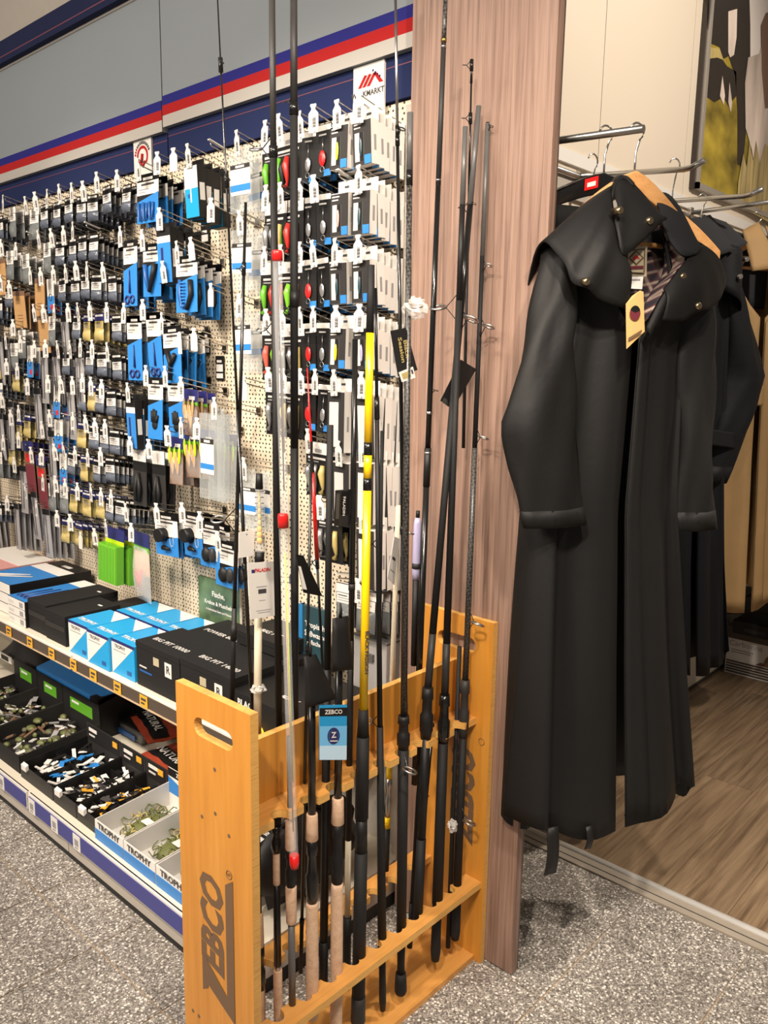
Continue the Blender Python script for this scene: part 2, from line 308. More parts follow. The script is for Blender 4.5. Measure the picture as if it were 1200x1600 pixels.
# small square signs on the navy board
s = ay(245, 262, YW-.016); x0 = ay(210.5, 240, YW-.016).x; x1 = ay(238, 235, YW-.016).x
sg = MB().bx(x0, x1, YW-.020, YW-.013, 2.19, 2.332, 'paper').build('round_logo_sign'); tag(sg, 'small white sign with red ring and arrow logo on navy board', 'sign')
cx, cz = (x0+x1)/2, 2.268; rb = MB()
for j in range(26):
    a0 = R(205-j*9.6); a1 = R(205-(j+1)*9.6)
    rb.face([(cx+q*math.cos(a), YW-.0206, cz+q*math.sin(a)) for q, a in ((.036, a0), (.036, a1), (.026, a1), (.026, a0))], 'stripe_red')
rb.tube([(cx+.002, YW-.021, cz+.008), (cx-.002, YW-.021, cz-.02)], .006, 'stripe_red', 6).tube([(cx-.016, YW-.021, cz-.016), (cx+.004, YW-.021, cz-.034), (cx+.018, YW-.021, cz-.018)], .005, 'stripe_red', 6)
rb.build('ring_logo', sg); lb = MB()
for j in range(13):
    a = R(168-j*12); c = Vector((cx+.046*math.cos(a), YW-.0206, cz+.046*math.sin(a))); e = Vector((math.cos(a), 0, math.sin(a)))*.005; tq = Vector((-math.sin(a), 0, math.cos(a)))*.0036
    lb.face([c-e-tq, c-e+tq, c+e+tq, c+e-tq], 'stripe_red' if j < 3 else 'print_dark')
lb.build('curved_lettering', sg)
x0 = ay(554, 110, YW-.016).x; x1 = ay(602, 100, YW-.016).x
sg = MB().bx(x0, x1, YW-.020, YW-.013, 2.20, 2.334, 'paper').build('werkmarkt_sign'); sg.name = 'market_sign'; tag(sg, 'white sign with red roof logo and black lettering', 'sign')
cx = (x0+x1)/2+.004
lettering('WERKMARKT', .0195, 'print_dark', (cx-.006, YW-.0206, 2.262), XP, ZP, sg, bold=.03)
lb = MB()
for j, (a, m) in enumerate(((-.03, 'stripe_red'), (-.014, 'stripe_red'), (.002, 'stripe_red'))):
    lb.face([(cx+a-.012, YW-.0207, 2.279), (cx+a+.0, YW-.0207, 2.279), (cx+a+.022, YW-.0207, 2.306), (cx+a+.012, YW-.0207, 2.309)], m)
lb.face([(cx+.016, YW-.0207, 2.305), (cx+.024, YW-.0207, 2.309), (cx+.05, YW-.0207, 2.281), (cx+.036, YW-.0207, 2.281)], 'stripe_red')
for j in range(4): lb.bx(cx+.010+j*.008, cx+.015+j*.008, YW-.0207, YW-.0203, 2.312-j*.006, 2.317-j*.006, 'stripe_blue')
lb.build('roof_logo', sg)
# wood pillar, recess walls
pl = MB().bx(-1.413, -1.007, 1.63, 1.655, .004, 3.4, 'pillar_wood').build('wood_pillar', bevel=.001); struct(pl, 'tall wood-grain panel beside the pegboard'); pl.name = 'wall_pillar'
MB().bx(-1.413, -1.0085, 1.655, 1.662, .004, 3.4, 'rail_brown').build('panel_back', pl)
wl = MB().bx(-1.49, -1.466, 1.72, 4.43, 0, 3.4, 'seam').build('wall_left'); struct(wl)
ys = [1.72, 2.66, 3.36, 4.06, 4.43]
for a, b_ in zip(ys[:-1], ys[1:]): MB().bx(-1.466, -1.46, a+.0015, b_-.0015, .012, 3.4, 'wall_cream').build('wall_panel', wl)
wr = MB().bx(-1.49, 2.6, 4.43, 4.5, 0, 3.4, 'wall_cream').build('wall_recess'); struct(wr)
b_ = MB().bx(-1.46, -1.452, 3.0, 4.43, 0, .012, 'frame_dark').build('baseboard_left'); struct(b_)
# ------------------------------------------------------------------ gondola shelving
XR = -1.425; XL = -5.15
g = empty('shelf_unit', (-3.2, 1.4, 0), 'long cream steel shelf unit under the pegboard, two shelf levels', 'shelving')
MB().bx(XL, XR, 1.095, YW, 0, .03, 'rubber_black').build('plinth', g)
for a, b_ in zip((XL, -2.30), (-2.305, XR)): MB().bx(a, b_, 1.086, 1.10, .03, .098, 'shelf_grey').build('kick_panel', g)
MB().bx(XL, XR, 1.082, YW-.002, .118, .137, 'shelf_cream').build('lower_shelf', g)
for a, b_ in zip((XL, -2.552), (-2.565, XR)):
    MB().bx(a, b_, 1.076, 1.086, .076, .137, 'white_pl').build('price_channel', g)
    MB().bx(a+.008, b_-.004, 1.0735, 1.076, .081, .130, 'strip_blue').build('price_strip', g)
us = MB().bx(XL, XR, 1.285, YW-.002, .530, .550, 'shelf_cream').build('upper_shelf', g)
for a, b_ in zip((XL, -2.60), (-2.615, XR)):
    MB().bx(a, b_, 1.279, 1.288, .497, .548, 'white_pl').build('price_channel', g)
    MB().bx(a+.004, b_-.004, 1.2765, 1.279, .502, .542, 'rail_brown').build('price_strip', g)
    MB().bx(a, b_, 1.2745, 1.279, .498, .503, 'rail_clear').build('clear_lip', g)
MB().bx(XL, XR, 1.69, YW-.001, .14, .53, 'shelf_grey').build('back_panel', g)
MB().bx(XR, XR+.004, 1.095, YW, 0, .118, 'shelf_grey').build('side_panel', g); MB().bx(XR, XR+.0045, 1.095, YW, 0, .04, 'rubber_black').build('side_plinth', g); MB().bx(XR-.03, XR, 1.66, YW-.001, .14, 2.2, 'shelf_grey').build('side_upright', g)
for i, (x, y) in enumerate([(14, 985), (47, 1005), (81, 1023), (115, 1042), (146, 1056), (184, 1080), (225, 1102)]):
    p = ay(x, y, 1.275)
    o = MB().bx(p.x-.022, p.x+.022, 1.2735, 1.2745, .503, .541, 'price_orange').build('price_ticket'); tag(o, 'orange price ticket on upper shelf rail, %s from left' % ORD[i], 'price ticket', 'orange tickets on the upper shelf rail')
    MB().bx(p.x-.014, p.x+.014, 1.273, 1.2735, .524, .532, 'print_dark').bx(p.x-.014, p.x+.006, 1.273, 1.2735, .512, .518, 'print_dark').build('price_print', o)
for i, (x, y) in enumerate([(2, 1225), (49, 1255), (84, 1281), (119, 1312)]):
    p = ay(x, y, 1.072)
    o = MB().bx(p.x-.022, p.x+.022, 1.0722, 1.0735, .078, .128, 'paper').build('price_ticket'); tag(o, 'white price ticket on lower blue shelf strip, %s from left' % ORD[i], 'price ticket', 'white tickets on the lower shelf strip')
    MB().bx(p.x-.012, p.x+.012, 1.0718, 1.0722, .092, .114, 'print_grey').bx(p.x-.012, p.x+.008, 1.0718, 1.0722, .083, .088, 'print_grey').build('price_print', o)
# ------------------------------------------------------------------ rod rack
RX0, RX1, RY0, RY1, RZ = -1.325, -1.092, .858, 1.628, .937
rk = empty('rod_rack', (-1.208, 1.24, 0), 'orange birch plywood rod rack with lettered end panel and notched shelves', 'rack')
def slot_poly(x0, x1, z0, z1, n=8):
    r = (z1-z0)/2; zc = (z0+z1)/2; P = []
    for k in range(n+1): a = R(90+180*k/n); P.append((x0+r+r*math.cos(a), zc+r*math.sin(a)))
    for k in range(n+1): a = R(-90+180*k/n); P.append((x1-r+r*math.cos(a), zc+r*math.sin(a)))
    return P
def end_panel(y0, y1, parent):
    b = MB(); sl = slot_poly(-1.266, -1.144, .846, .884); n = len(sl); zc = .865
    up = [(-1.266, zc)]+[p for p in sl if p[1] > zc+1e-6]; up = sorted([p for p in sl if p[1] >= zc-1e-6], key=lambda p: p[0]); dn = sorted([p for p in sl if p[1] <= zc+1e-6], key=lambda p: p[0])
    for poly in ([(RX0, zc), (RX0, RZ), (RX1, RZ), (RX1, zc)]+up[::-1], [(RX0, zc)]+dn+[(RX1, zc), (RX1, 0), (RX0, 0)]):
        b.face([(a, y0, c) for a, c in poly], 'birch'); b.face([(a, y1, c) for a, c in reversed(poly)], 'birch')
    for k in range(n):
        j = (k+1) % n; b.face([(sl[k][0], y0, sl[k][1]), (sl[j][0], y0, sl[j][1]), (sl[j][0], y1, sl[j][1]), (sl[k][0], y1, sl[k][1])], 'birch_edge')
    b.face([(RX0, y0, RZ), (RX1, y0, RZ), (RX1, y1, RZ), (RX0, y1, RZ)], 'birch_edge')
    for x in (RX0, RX1): b.face([(x, y0, 0), (x, y0, RZ), (x, y1, RZ), (x, y1, 0)], 'birch_edge')
    b.face([(RX0, y0, 0), (RX1, y0, 0), (RX1, y1, 0), (RX0, y1, 0)], 'birch_edge')
    return b.build('end_panel', parent)
ep = end_panel(RY0, RY0+.018, rk); ef = end_panel(RY1-.018, RY1, rk)
def scallop(z, x_in, x_out, ys, r, name, y0=RY0+.018, y1=RY1-.018, th=.017, deep=1.0):
    sg = 1 if x_out > x_in else -1; P = [(x_in, y0), (x_out, y0)]
    for y in ys:
        for k in range(9):
            a = math.pi*k/8; P.append((x_out-sg*r*deep*math.sin(a), y-r*math.cos(a)))
    P += [(x_out, y1), (x_in, y1)]
    b = MB()
    b.prism(P, lambda a, c, d: (a, c, d), z-th, z, 'birch_flat', 'birch_edge'); return b.build(name, rk)
NY = [.955, 1.032, 1.104, 1.176, 1.25, 1.322, 1.385, 1.453, 1.527]
scallop(.236, -1.098, -1.150, NY, .0175, 'lower_shelf', deep=1.5); scallop(.236, -1.318, -1.266, NY, .0175, 'lower_shelf', deep=1.5)
scallop(.68, -1.20, -1.133, [y+.012 for y in NY], .021, 'upper_shelf', deep=1.3); scallop(.68, -1.216, -1.283, NY, .021, 'upper_shelf', deep=1.3)
MB().bx(-1.2165, -1.1995, RY0+.018, RY1-.018, .655, .819, 'birch').bx(-1.2165, -1.1995, RY0+.018, RY1-.018, .819, .8195, 'birch_edge').build('centre_board', rk)
MB().bx(-1.31, -1.112, RY0+.018, RY1-.018, 0, .016, 'birch_flat').build('base_board', rk)
for x, z in ((-1.201, .794), (-1.246, .679), (-1.202, .703), (-1.16, .674), (-1.295, .217), (-1.274, .217)):
    MB().tube([(x, RY0-.0006, z), (x, RY0+.004, z)], .0042, 'logo_brown', 10).build('screw', ep)
# ZEBCO logo, reading upwards, with the long foot of the Z as underline
def zface(pts): return [(-1.182-b_, RY0-.0004, .286+a) for a, b_ in pts]
lg = MB()
for i_, q in enumerate(([(-1.256, .292), (-1.256, .376), (-1.238, .368), (-1.238, .304)], [(-1.256, .322), (-1.238, .366), (-1.174, .320), (-1.150, .272)], [(-1.150, .272), (-1.174, .320), (-1.174, .566), (-1.150, .584)])):
    lg.face([(x, RY0-.0008-.0002*i_, z) for x, z in q], 'logo_brown')
lg.build('logo_underline', ep)
place(text_mb('EBCO', .098, 'logo_brown', bold=.045, shear=.28, align='LEFT', sx=.80), (-1.2165, RY0-.0004, .352), ZP, -XP).build('logo_lettering', ep)
rg = MB().ring((-1.162, RY0-.0006, .592), .0085, .0009, XP, ZP, 'logo_brown', 18, 4).build('registered_ring', ep)
lettering('R', .013, 'logo_brown', (-1.162, RY0-.0005, .592), ZP, -XP, ep, bold=.02)
lb = place(text_mb('ZEBCO', .098, 'logo_brown', bold=.045, shear=.28, align='LEFT', sx=.80), (-1.165, RY1-.0184, .33), ZP, -XP); lb.build('logo_lettering', ef)
rg = MB().ring((-1.115, RY1-.0186, .62), .0085, .0009, XP, ZP, 'logo_brown', 18, 4).build('registered_ring', ef)
# ------------------------------------------------------------------ rods
def on_line(A, B, y):
    lo, hi = -1.5, 2.0                                        # point of line A(bottom)-B(top) seen at image height y
    for _ in range(40):
        m = (lo+hi)/2
        if pix_y(A+(B-A)*m) > y: lo = m
        else: hi = m
    return A+(B-A)*((lo+hi)/2)
def guide(b, p, d, side, r, leg, m='black_gloss'):
    # ring guide standing off the blank on two legs
    side = Vector(side).normalized(); c = p+side*(leg+r); e2 = d.normalized()
    b.ring(c, r, r*.17, side, (e2*.35+side.cross(e2)*.94), 'steel' if r > .008 else m, 12, 5)
    for k in (-1, 1): b.tube([p+e2*leg*1.1*k, c-side*r], .0011, m, 5, False)
    b.tube([p-e2*.012-side*.0, p+e2*.012], .0042, m, 7)
def rod(label, A, B, segs, guides=(), gr=.006, side=(.7, -.7, 0), cat='fishing rod', name='fishing_rod', extra=None, group='fishing rods in the rack'):
    r = empty(name, A, label, cat, group); d = B-A
    for nm, y0, y1, r0, r1, m in segs:
        r0 *= RS; r1 *= RS; p0 = on_line(A, B, y0) if y0 is not None else A; p1 = on_line(A, B, y1) if y1 is not None else B
        mb = MB()
        if nm == 'grip' and m == 'cork': mb.tube([p0, p0.lerp(p1, .03), p0.lerp(p1, .97), p1], [r0*.9, r0, r1, r1*.9], m, 14)
        elif nm == 'reel_seat':
            L = p1-p0; mb.tube([p0, p0+L*.12, p0+L*.14, p0+L*.45, p0+L*.5, p0+L*.75, p0+L*.78, p1], [r0*.9, r0, r0*1.12, r0*1.12, r0*.85, r0*.8, r1*1.1, r1], m, 14)
        elif nm == 'butt_cap': mb.tube([p0, p0.lerp(p1, .15), p0.lerp(p1, .6), p1], [r0*.8, r0, r0*.95, r1], m, 12)
        else: mb.tube([p0, p1], [r0, r1], m, 12)
        mb.build(nm, r)
    for i, g in enumerate(guides):
        y, rr = g if isinstance(g, tuple) else (g, gr)
        b = MB(); guide(b, on_line(A, B, y), d, side, rr*1.15, rr*1.7+.004); b.build('line_guide', r)
    if extra: extra(r, A, B)
    return r
XF, XT = -1.141, -1.165                                     # plane of rod feet / rod tops, front row
RS = 1.22; XB, XBT = -1.285, -1.245                                    # back row
E_ = ax
def foot(x, y, X): return ax(x, y, X)
# 1 tall thin spinning rod crossing to the right
rod('whip-thin black rod with small tip guides, leftmost and tallest of thin pair', ax(397, 1175, -1.27), ax(340, 0, -1.245),
    [('blank', None, 640, .0036, .0026, 'black_gloss'), ('blank', 640, 0, .0022, .0010, 'black_gloss'), ('ferrule', 905, 880, .005, .005, 'black_gloss'), ('tip', 0, -60, .001, .0006, 'black_gloss')], [(102, .0035), (283, .0045)], side=(.85, -.5, 0))
# 2 thin rod ending below the sign
rod('thin black rod section whose bare tip ends in front of clear tackle packs', ax(362, 1105, -1.275), ax(384, 316, -1.25),
    [('blank', None, 950, .0045, .004, 'black'), ('blank', 950, None, .0036, .0022, 'black_gloss'), ('ferrule', 1000, 975, .0056, .005, 'black')], [(420, .003), (813, .012)], side=(-.8, -.5, 0))
# 3 and 4 two thick tall blanks
rod('thick matt black rod blank reaching out of view, left of two', ax(437, 1290, -1.245), ax(425, 0, -1.19),
    [('blank', None, 1160, .003, .003, 'black'), ('blank', 1160, 240, .0062, .0055, 'black'), ('blank', 240, 0, .0046, .0046, 'charcoal'), ('blank', 0, -120, .0046, .0040, 'charcoal'), ('ferrule', 246, 228, .0066, .0066, 'black_gloss')], [(232, .010), (515, .008)], side=(-.8, -.45, 0))
rod('thick matt black rod blank reaching out of view, right of two', ax(461, 1310, -1.25), ax(459, 0, -1.18),
    [('blank', None, 700, .0068, .0066, 'black'), ('blank', 700, 170, .0064, .0060, 'black_soft'), ('blank', 170, 0, .0055, .0052, 'charcoal'), ('blank', 0, -120, .0052, .0046, 'charcoal'), ('ferrule', 180, 160, .0072, .0068, 'black_gloss'), ('ferrule', 480, 455, .0072, .0072, 'black')], [(159, .004), (482, .006)], side=(-.8, -.5, 0))
# 5 - 7 cork handled rods
CK = 'cork'
rod('cork-handled rod closest to the near end panel, behind its edge', ax(408, 1606, -1.26), ax(402, 1250, -1.26),
    [('grip', None, 1545, .0085, .0085, CK), ('reel_seat', 1546, 1478, .0085, .008, 'black_gloss'), ('grip', 1480, 1426, .008, .007, CK), ('blank', 1428, None, .0045, .004, 'black')])
rod('slim rod with cork foregrip and cork butt, second from end panel', ax(435, 1606, -1.175), ax(431, 1270, -1.18),
    [('grip', None, 1514, .008, .0078, CK), ('winding_check', 1514, 1508, .0062, .0055, 'chrome'), ('blank', 1508, 1382, .0066, .0060, 'black_gloss'), ('grip', 1382, 1330, .006, .006, CK), ('reel_seat', 1331, 1290, .0078, .0075, 'black_gloss'), ('blank', 1290, None, .0065, .004, 'black')])
rod('split-grip rod with three short cork pieces beside red-capped tube', ax(457, 1592, XF), ax(452, 1150, -1.15),
    [('butt_cap', None, 1576, .0082, .0082, CK), ('blank', 1578, 1440, .0062, .006, 'graphite'), ('grip', 1442, 1384, .0088, .0096, CK), ('reel_seat', 1386, 1326, .0085, .0085, 'black'), ('grip', 1327, 1268, .0092, .008, CK), ('blank', 1269, None, .0045, .004, 'black')])
def pouch_tip(r, A, B): pass
c1 = rod('rod with long cork grip under the leaning black tip pouch', ax(488, 1590, XF), ax(487, 1040, -1.14),
    [('grip', None, 1409, .0112, .0108, CK), ('reel_seat', 1410, 1311, .010, .0092, 'black_gloss'), ('grip', 1312, 1271, .0108, .0098, CK), ('blank', 1272, 1080, .0068, .0062, 'black_gloss')])
c2 = rod('rod with long cork grip under the upright black tip pouch', ax(525, 1606, XF), ax(530, 1000, -1.15),
    [('grip', None, 1379, .0112, .0112, CK), ('reel_seat', 1380, 1285, .0105, .0098, 'black'), ('grip', 1287, 1246, .0115, .0105, CK), ('blank', 1247, 1010, .0070, .0066, 'black_gloss')])
# black rods standing behind the cork ones
rod('thin plain black rod between two cork-handled rods', ax(470, 1520, -1.20), ax(487, 690, -1.19), [('blank', None, 1440, .0035, .0038, 'black'), ('blank', 1440, None, .0032, .0022, 'black_gloss'), ('ferrule', 1444, 1436, .0044, .0044, 'black')], [(1010, .004), (912, .005)], side=(.7, -.7, 0))
rod('straight black rod standing directly behind the two long cork grips', ax(505, 1545, -1.175), ax(516, 664, -1.17), [('blank', None, 1470, .0085, .0085, 'black'), ('blank', 1470, 1045, .0078, .0072, 'black'), ('blank', 1045, None, .0060, .0056, 'black_soft')])
rod('cream-butted black rod section left of the yellow pole', ax(541, 1545, -1.19), ax(555, 530, -1.18), [('butt_cap', None, 1432, .0085, .008, 'black'), ('blank', 1432, 1312, .0058, .0058, 'cream_rod'), ('blank', 1312, 1000, .0060, .0056, 'black'), ('blank', 1000, None, .0054, .0048, 'black_gloss'), ('ferrule', 922, 912, .0062, .0062, 'charcoal')])
rod('slim rod with bright red tip section', ax(508, 1120, -1.215), ax(480, 575, -1.22), [('blank', None, 872, .0026, .0022, 'black'), ('tip', 874, 740, .0038, .0030, 'red'), ('tip', 740, None, .0026, .0008, 'red')], [(880, .004), (728, .004)], side=(-.8, -.5, 0))
# yellow pole
yp = rod('bright yellow telescopic pole with black bands and sideways black lettering', ax(560, 1560, XF), ax(580, 414, -1.15),
    [('grip', None, 1330, .0128, .0122, 'black_soft'), ('grip', 1330, 1278, .0118, .0108, 'black'), ('grip', 1278, 1150, .0126, .0118, 'black_soft'), ('grip', 1150, 1108, .0112, .0088, 'black_soft'),
     ('blank', 1108, 765, .0077, .0072, 'yellow'), ('band', 766, 747, .0074, .0074, 'black_gloss'), ('blank', 747, 710, .0071, .0071, 'yellow'), ('band', 711, 691, .0073, .0073, 'black_gloss'), ('blank', 691, 520, .0069, .0065, 'yellow'), ('blank', 520, None, .0068, .0058, 'black_soft'), ('butt_cap', 1600, 1556, .0145, .0135, 'charcoal')])
Ay, By = ax(560, 1560, XF), ax(580, 414, -1.15); dy = (By-Ay).normalized()
fr = Vector((.742, -.67, 0)); fr = (fr-dy*fr.dot(dy)).normalized()
sd = dy.cross(fr)
pm = on_line(Ay, By, 1018)+(fr*.9+sd*-.45 if (sd.dot(_r) < 0) else fr*.9+sd*.45).normalized()*.0079*RS
nrm = (pm-on_line(Ay, By, 1018)).normalized()
place(text_mb('BLACK PASSION', .0125, 'print_dark', bold=.03, sx=1.05), pm, -dy, nrm.cross(-dy)).build('lettering', yp)
# rods right of the yellow pole
rod('slim black rod just right of the yellow pole with a double guide', ax(598, 1578, XF), ax(587, 450, -1.16), [('butt_cap', None, 1480, .0072, .007, 'black'), ('blank', 1480, 1135, .0090, .0062, 'black_soft'), ('blank', 1135, 650, .0052, .0040, 'black'), ('blank', 650, None, .0032, .0024, 'black_gloss'), ('ferrule', 655, 620, .0050, .0044, 'black_gloss')], [(1128, .008), (850, .005)], side=(-.8, -.55, 0))
rod('short blunt black rod section ending beside white lure boxes', ax(592, 1060, -1.20), ax(597, 673, -1.20), [('blank', None, None, .0036, .0033, 'black_soft')])
rod('thin black tip section with ring guides rising in front of the roof-logo sign', ax(634, 1150, -1.19), ax(618, 0, -1.19), [('blank', None, 850, .0045, .0042, 'black'), ('blank', 850, 215, .0040, .0028, 'black_gloss'), ('blank', 215, 0, .0026, .0022, 'steel'), ('tip', 0, -70, .002, .001, 'black_gloss'), ('ferrule', 835, 822, .0056, .0056, 'black_gloss'), ('ferrule', 228, 212, .004, .0038, 'black_gloss')], [(206, .0065), (828, .010)], side=(.85, -.4, 0))
rod('carbon-weave rod with grey sleeve top at the pillar edge', ax(626, 1552, -1.135), ax(641, 176, -1.165), [('butt_cap', None, 1520, .0125, .0105, 'black_soft'), ('blank', 1520, 1455, .0075, .0085, 'black_soft'), ('grip', 1456, 1170, .0098, .0105, 'black_soft'), ('reel_seat', 1170, 1118, .0112, .0105, 'black'), ('blank', 1118, 290, .0066, .0050, 'carbon_weave'), ('ferrule', 290, 266, .0056, .0056, 'black_gloss'), ('sleeve', 266, None, .0054, .0052, 'graphite')], [(1190, .014), (1098, .004)], side=(.8, -.45, 0))
rod('cream blank with yellow and silver handle hung with paper tag', ax(603, 1360, -1.26), ax(622, 790, -1.235), [('blank', None, 1292, .0062, .0060, 'charcoal'), ('grip', 1293, 1276, .0062, .006, 'yellow'), ('reel_seat', 1277, 1216, .0064, .006, 'steel'), ('grip', 1217, 1190, .006, .0056, 'yellow'), ('blank', 1191, None, .0062, .0045, 'cream_rod')])
rod('black ringed rod leaning on the pillar, left of the blunt pair', ax(648, 1225, -1.24), ax(696, 0, -1.21), [('blank', None, 760, .0072, .0062, 'black_gloss'), ('blank', 760, 700, .0070, .0068, 'black'), ('blank', 700, 290, .0056, .0050, 'black_gloss'), ('blank', 290, 72, .0050, .0046, 'charcoal'), ('blank', 72, 0, .0044, .004, 'carbon_weave'), ('blank', 0, -90, .004, .0036, 'carbon_weave'), ('ring_mark', 66, 60, .0052, .0052, 'gold'), ('ring_mark', 75, 71, .0050, .0050, 'chrome'), ('ring_mark', 283, 280, .0054, .0054, 'chrome'), ('ring_mark', 647, 643, .0068, .0068, 'chrome'), ('ring_mark', 709, 706, .0072, .0072, 'steel')], [(610, .004)], side=(.9, .3, 0))
def feet(r, A, B): pass
rod('leaning grey-topped carp rod with wide legged guide at mid height', ax(652, 1450, -1.14), ax(668, 1090, -1.15), [('grip', None, 1310, .0098, .0098, 'black_soft'), ('grip', 1312, 1150, .0088, .0098, 'black'), ('reel_seat', 1152, 1074, .0120, .0108, 'black')])
rod('leaning grey-topped rod section crossing the pillar, highest of three blunt tops', ax(668, 1082, -1.155), ax(748, 166, -1.185), [('blank', None, 990, .0075, .0072, 'charcoal'), ('blank', 990, 560, .0072, .0064, 'black_soft'), ('blank', 560, 320, .0064, .0058, 'black_gloss'), ('sleeve', 320, None, .0056, .0048, 'graphite')], [(500, .014), (320, .004)], side=(.9, -.3, 0))
rod('upright black carp rod with foam grip, middle of three blunt tops', ax(680, 1500, -1.135), ax(727, 198, -1.175), [('butt_cap', None, 1408, .0105, .0102, 'black_soft'), ('grip', 1412, 1160, .0112, .0105, 'black_soft'), ('reel_seat', 1160, 1085, .0115, .0105, 'black_gloss'), ('blank', 1086, 1005, .0078, .0076, 'charcoal'), ('blank', 1005, 470, .0072, .0062, 'black_soft'), ('blank', 470, 320, .0056, .0052, 'black'), ('sleeve', 320, None, .0052, .0046, 'graphite')], [(480, .016)], side=(-.95, -.3, 0))
rod('black carp rod with shrink grip nearest the wood pillar', ax(711, 1467, -1.135), ax(762, 193, -1.17), [('butt_cap', None, 1390, .0105, .0095, 'black_soft'), ('grip', 1392, 1150, .0092, .0082, 'black_soft'), ('reel_seat', 1152, 1062, .0098, .0092, 'charcoal'), ('blank', 1064, 700, .0064, .0056, 'carbon_weave'), ('blank', 700, 400, .0050, .0044, 'black_soft'), ('sleeve', 400, None, .0046, .0042, 'graphite')], [(967, .014), (1272, .014), (682, .011), (511, .012), (416, .008), (200, .004)], side=(.9, -.35, 0))
rod('thin rod tip with curled guide rising before the pillar', ax(724, 700, -1.19), ax(737, 98, -1.19), [('blank', None, 330, .0034, .0026, 'black'), ('blank', 330, 130, .0024, .0016, 'black_gloss'), ('tip', 130, None, .0026, .0012, 'black_gloss')], [(102, .004), (185, .004), (325, .005)], side=(-.6, -.6, 0))
rod('lower half of a slim black rod behind the foam grips', ax(640, 1480, -1.20), ax(660, 1130, -1.21), [('blank', None, 1410, .006, .0062, 'black'), ('blank', 1410, None, .005, .0042, 'black_soft')])
rod('dark rod foot pair between foam grips with fine seam', ax(648, 1440, -1.165), ax(676, 1130, -1.18), [('blank', None, None, .0048, .0040, 'black_gloss')], [(1238, .004)], side=(.7, -.6, 0))
rod('slim companion section strapped to the rod nearest the pillar', ax(700, 1480, -1.15), ax(718, 1010, -1.165), [('blank', None, None, .0052, .0046, 'black_soft')])
# clear tubes with red caps
for lab, a, b_, caps in (('upper clear plastic tip tube with red top cap', (445, 806, -1.15), (433, 394, -1.16), (1,)), ('lower clear plastic tip tube with red caps at both ends', (460, 1350, -1.105), (442, 806, -1.135), (0, 1))):
    A, B = ax(*a), ax(*b_); d = (B-A)
    o = empty('tip_tube', A, lab, 'plastic tube', 'clear tip tubes')
    MB().tube([A, B], .0085, 'clear', 14, False).build('tube', o)
    if 0 in caps: MB().tube([A-d*.012, A, A+d*.028], [.0075, .0096, .0096], 'red', 14).build('cap', o)
    if 1 in caps: MB().tube([B-d*.032, B, B+d*.006], [.0098, .0098, .0085], 'red', 14).build('cap', o)
    tp = MB().tube([A+d*.1, A+d*.95], [.0014, .0010], 'black' if 1 in caps and len(caps) == 1 else 'lure_peach', 6); tp.build('quiver_tip', o)
    MB().tube([A+d*.25+Vector((.004, 0, 0)), A+d*.9+Vector((.004, 0, 0))], [.0012, .0012], 'steel' if len(caps) == 1 else 'pk_neon', 6).build('quiver_tip', o)
# black neoprene tip pouches
def pouch(lab, tl, tr, br, bl, X):
    c = [ax(*tl, X), ax(*tr, X), ax(*br, X), ax(*bl, X)]; o = empty('tip_pouch', c[3], lab, 'pouch', 'black tip pouches')
    n = Vector((.74, -.67, 0)); b = MB(); P = []
    def f(u, v):
        p = (c[0].lerp(c[1], u)).lerp(c[3].lerp(c[2], u), v); return p
    for sgn in (1, -1):
        b.grid(lambda u, v: f(u, v)+n*(sgn*.021*(max(0, 1-abs(2*u-1)**3)*max(0, 1-abs(2*v-1)**5))**.5), 10, 10, 'black_soft')
    b.build('sleeve', o); p = f(.5, 0); MB().tube([p, p+ZP*.012+XP*.002, p+ZP*.028], [.004, .003, .002], 'black', 6).build('pull_tab', o); return o
pouch('leaning wedge-shaped black neoprene tip pouch, lower of two', (474, 1026), (494, 1022), (526, 1092), (478, 1107), -1.12)
pouch('upright black neoprene tip pouch beside the yellow pole', (519, 966), (544, 962), (553, 1046), (519, 1050), -1.125)
# swing tags, wraps and bottle on the rods
def card(name, label, cat, tl, tr, br, bl, X, m, th=.0012, group=None):
    c = [ax(*q, X) for q in (tl, tr, br, bl)]; n = (c[1]-c[0]).cross(c[3]-c[0]).normalized()
    if n.dot(CAMP-c[0]) < 0: n = -n
    o = empty(name, c[0], label, cat, group); b = MB(); b.face([p+n*th*.5 for p in c], m); b.face([p-n*th*.5 for p in reversed(c)], m)
    for k in range(4): b.face([c[k]+n*th*.5, c[k]-n*th*.5, c[(k+1) % 4]-n*th*.5, c[(k+1) % 4]+n*th*.5], m)
    b.build('card', o)
    def at(u, v, h=.0009): return (c[0].lerp(c[1], u)).lerp(c[3].lerp(c[2], u), v)+n*h
    def patch(nm, u0, u1, v0, v1, mm, h=.0009): MB().face([at(u0, v0, h), at(u1, v0, h), at(u1, v1, h), at(u0, v1, h)], mm).build(nm, o)
    return o, at, patch, (c[1]-c[0]).normalized(), (c[0]-c[3]).normalized()
o, at, patch, rt, up = card('hang_tag', 'bright blue hang tag with round dark emblem', 'hang tag', (499, 1102), (542, 1101), (541, 1187), (499, 1187), -1.105, 'pk_cyan')
patch('blue_middle', 0, 1, .38, .74, 'sky_tag'); patch('pale_bottom', 0, 1, .74, 1, 'pale_tag'); patch('header_band', 0, 1, .05, .2, 'black')
place(text_mb('ZEBCO', .0125, 'paper', bold=.03, sx=1.25), at(.5, .125, .0014), rt, up).build('lettering', o)
em = MB()
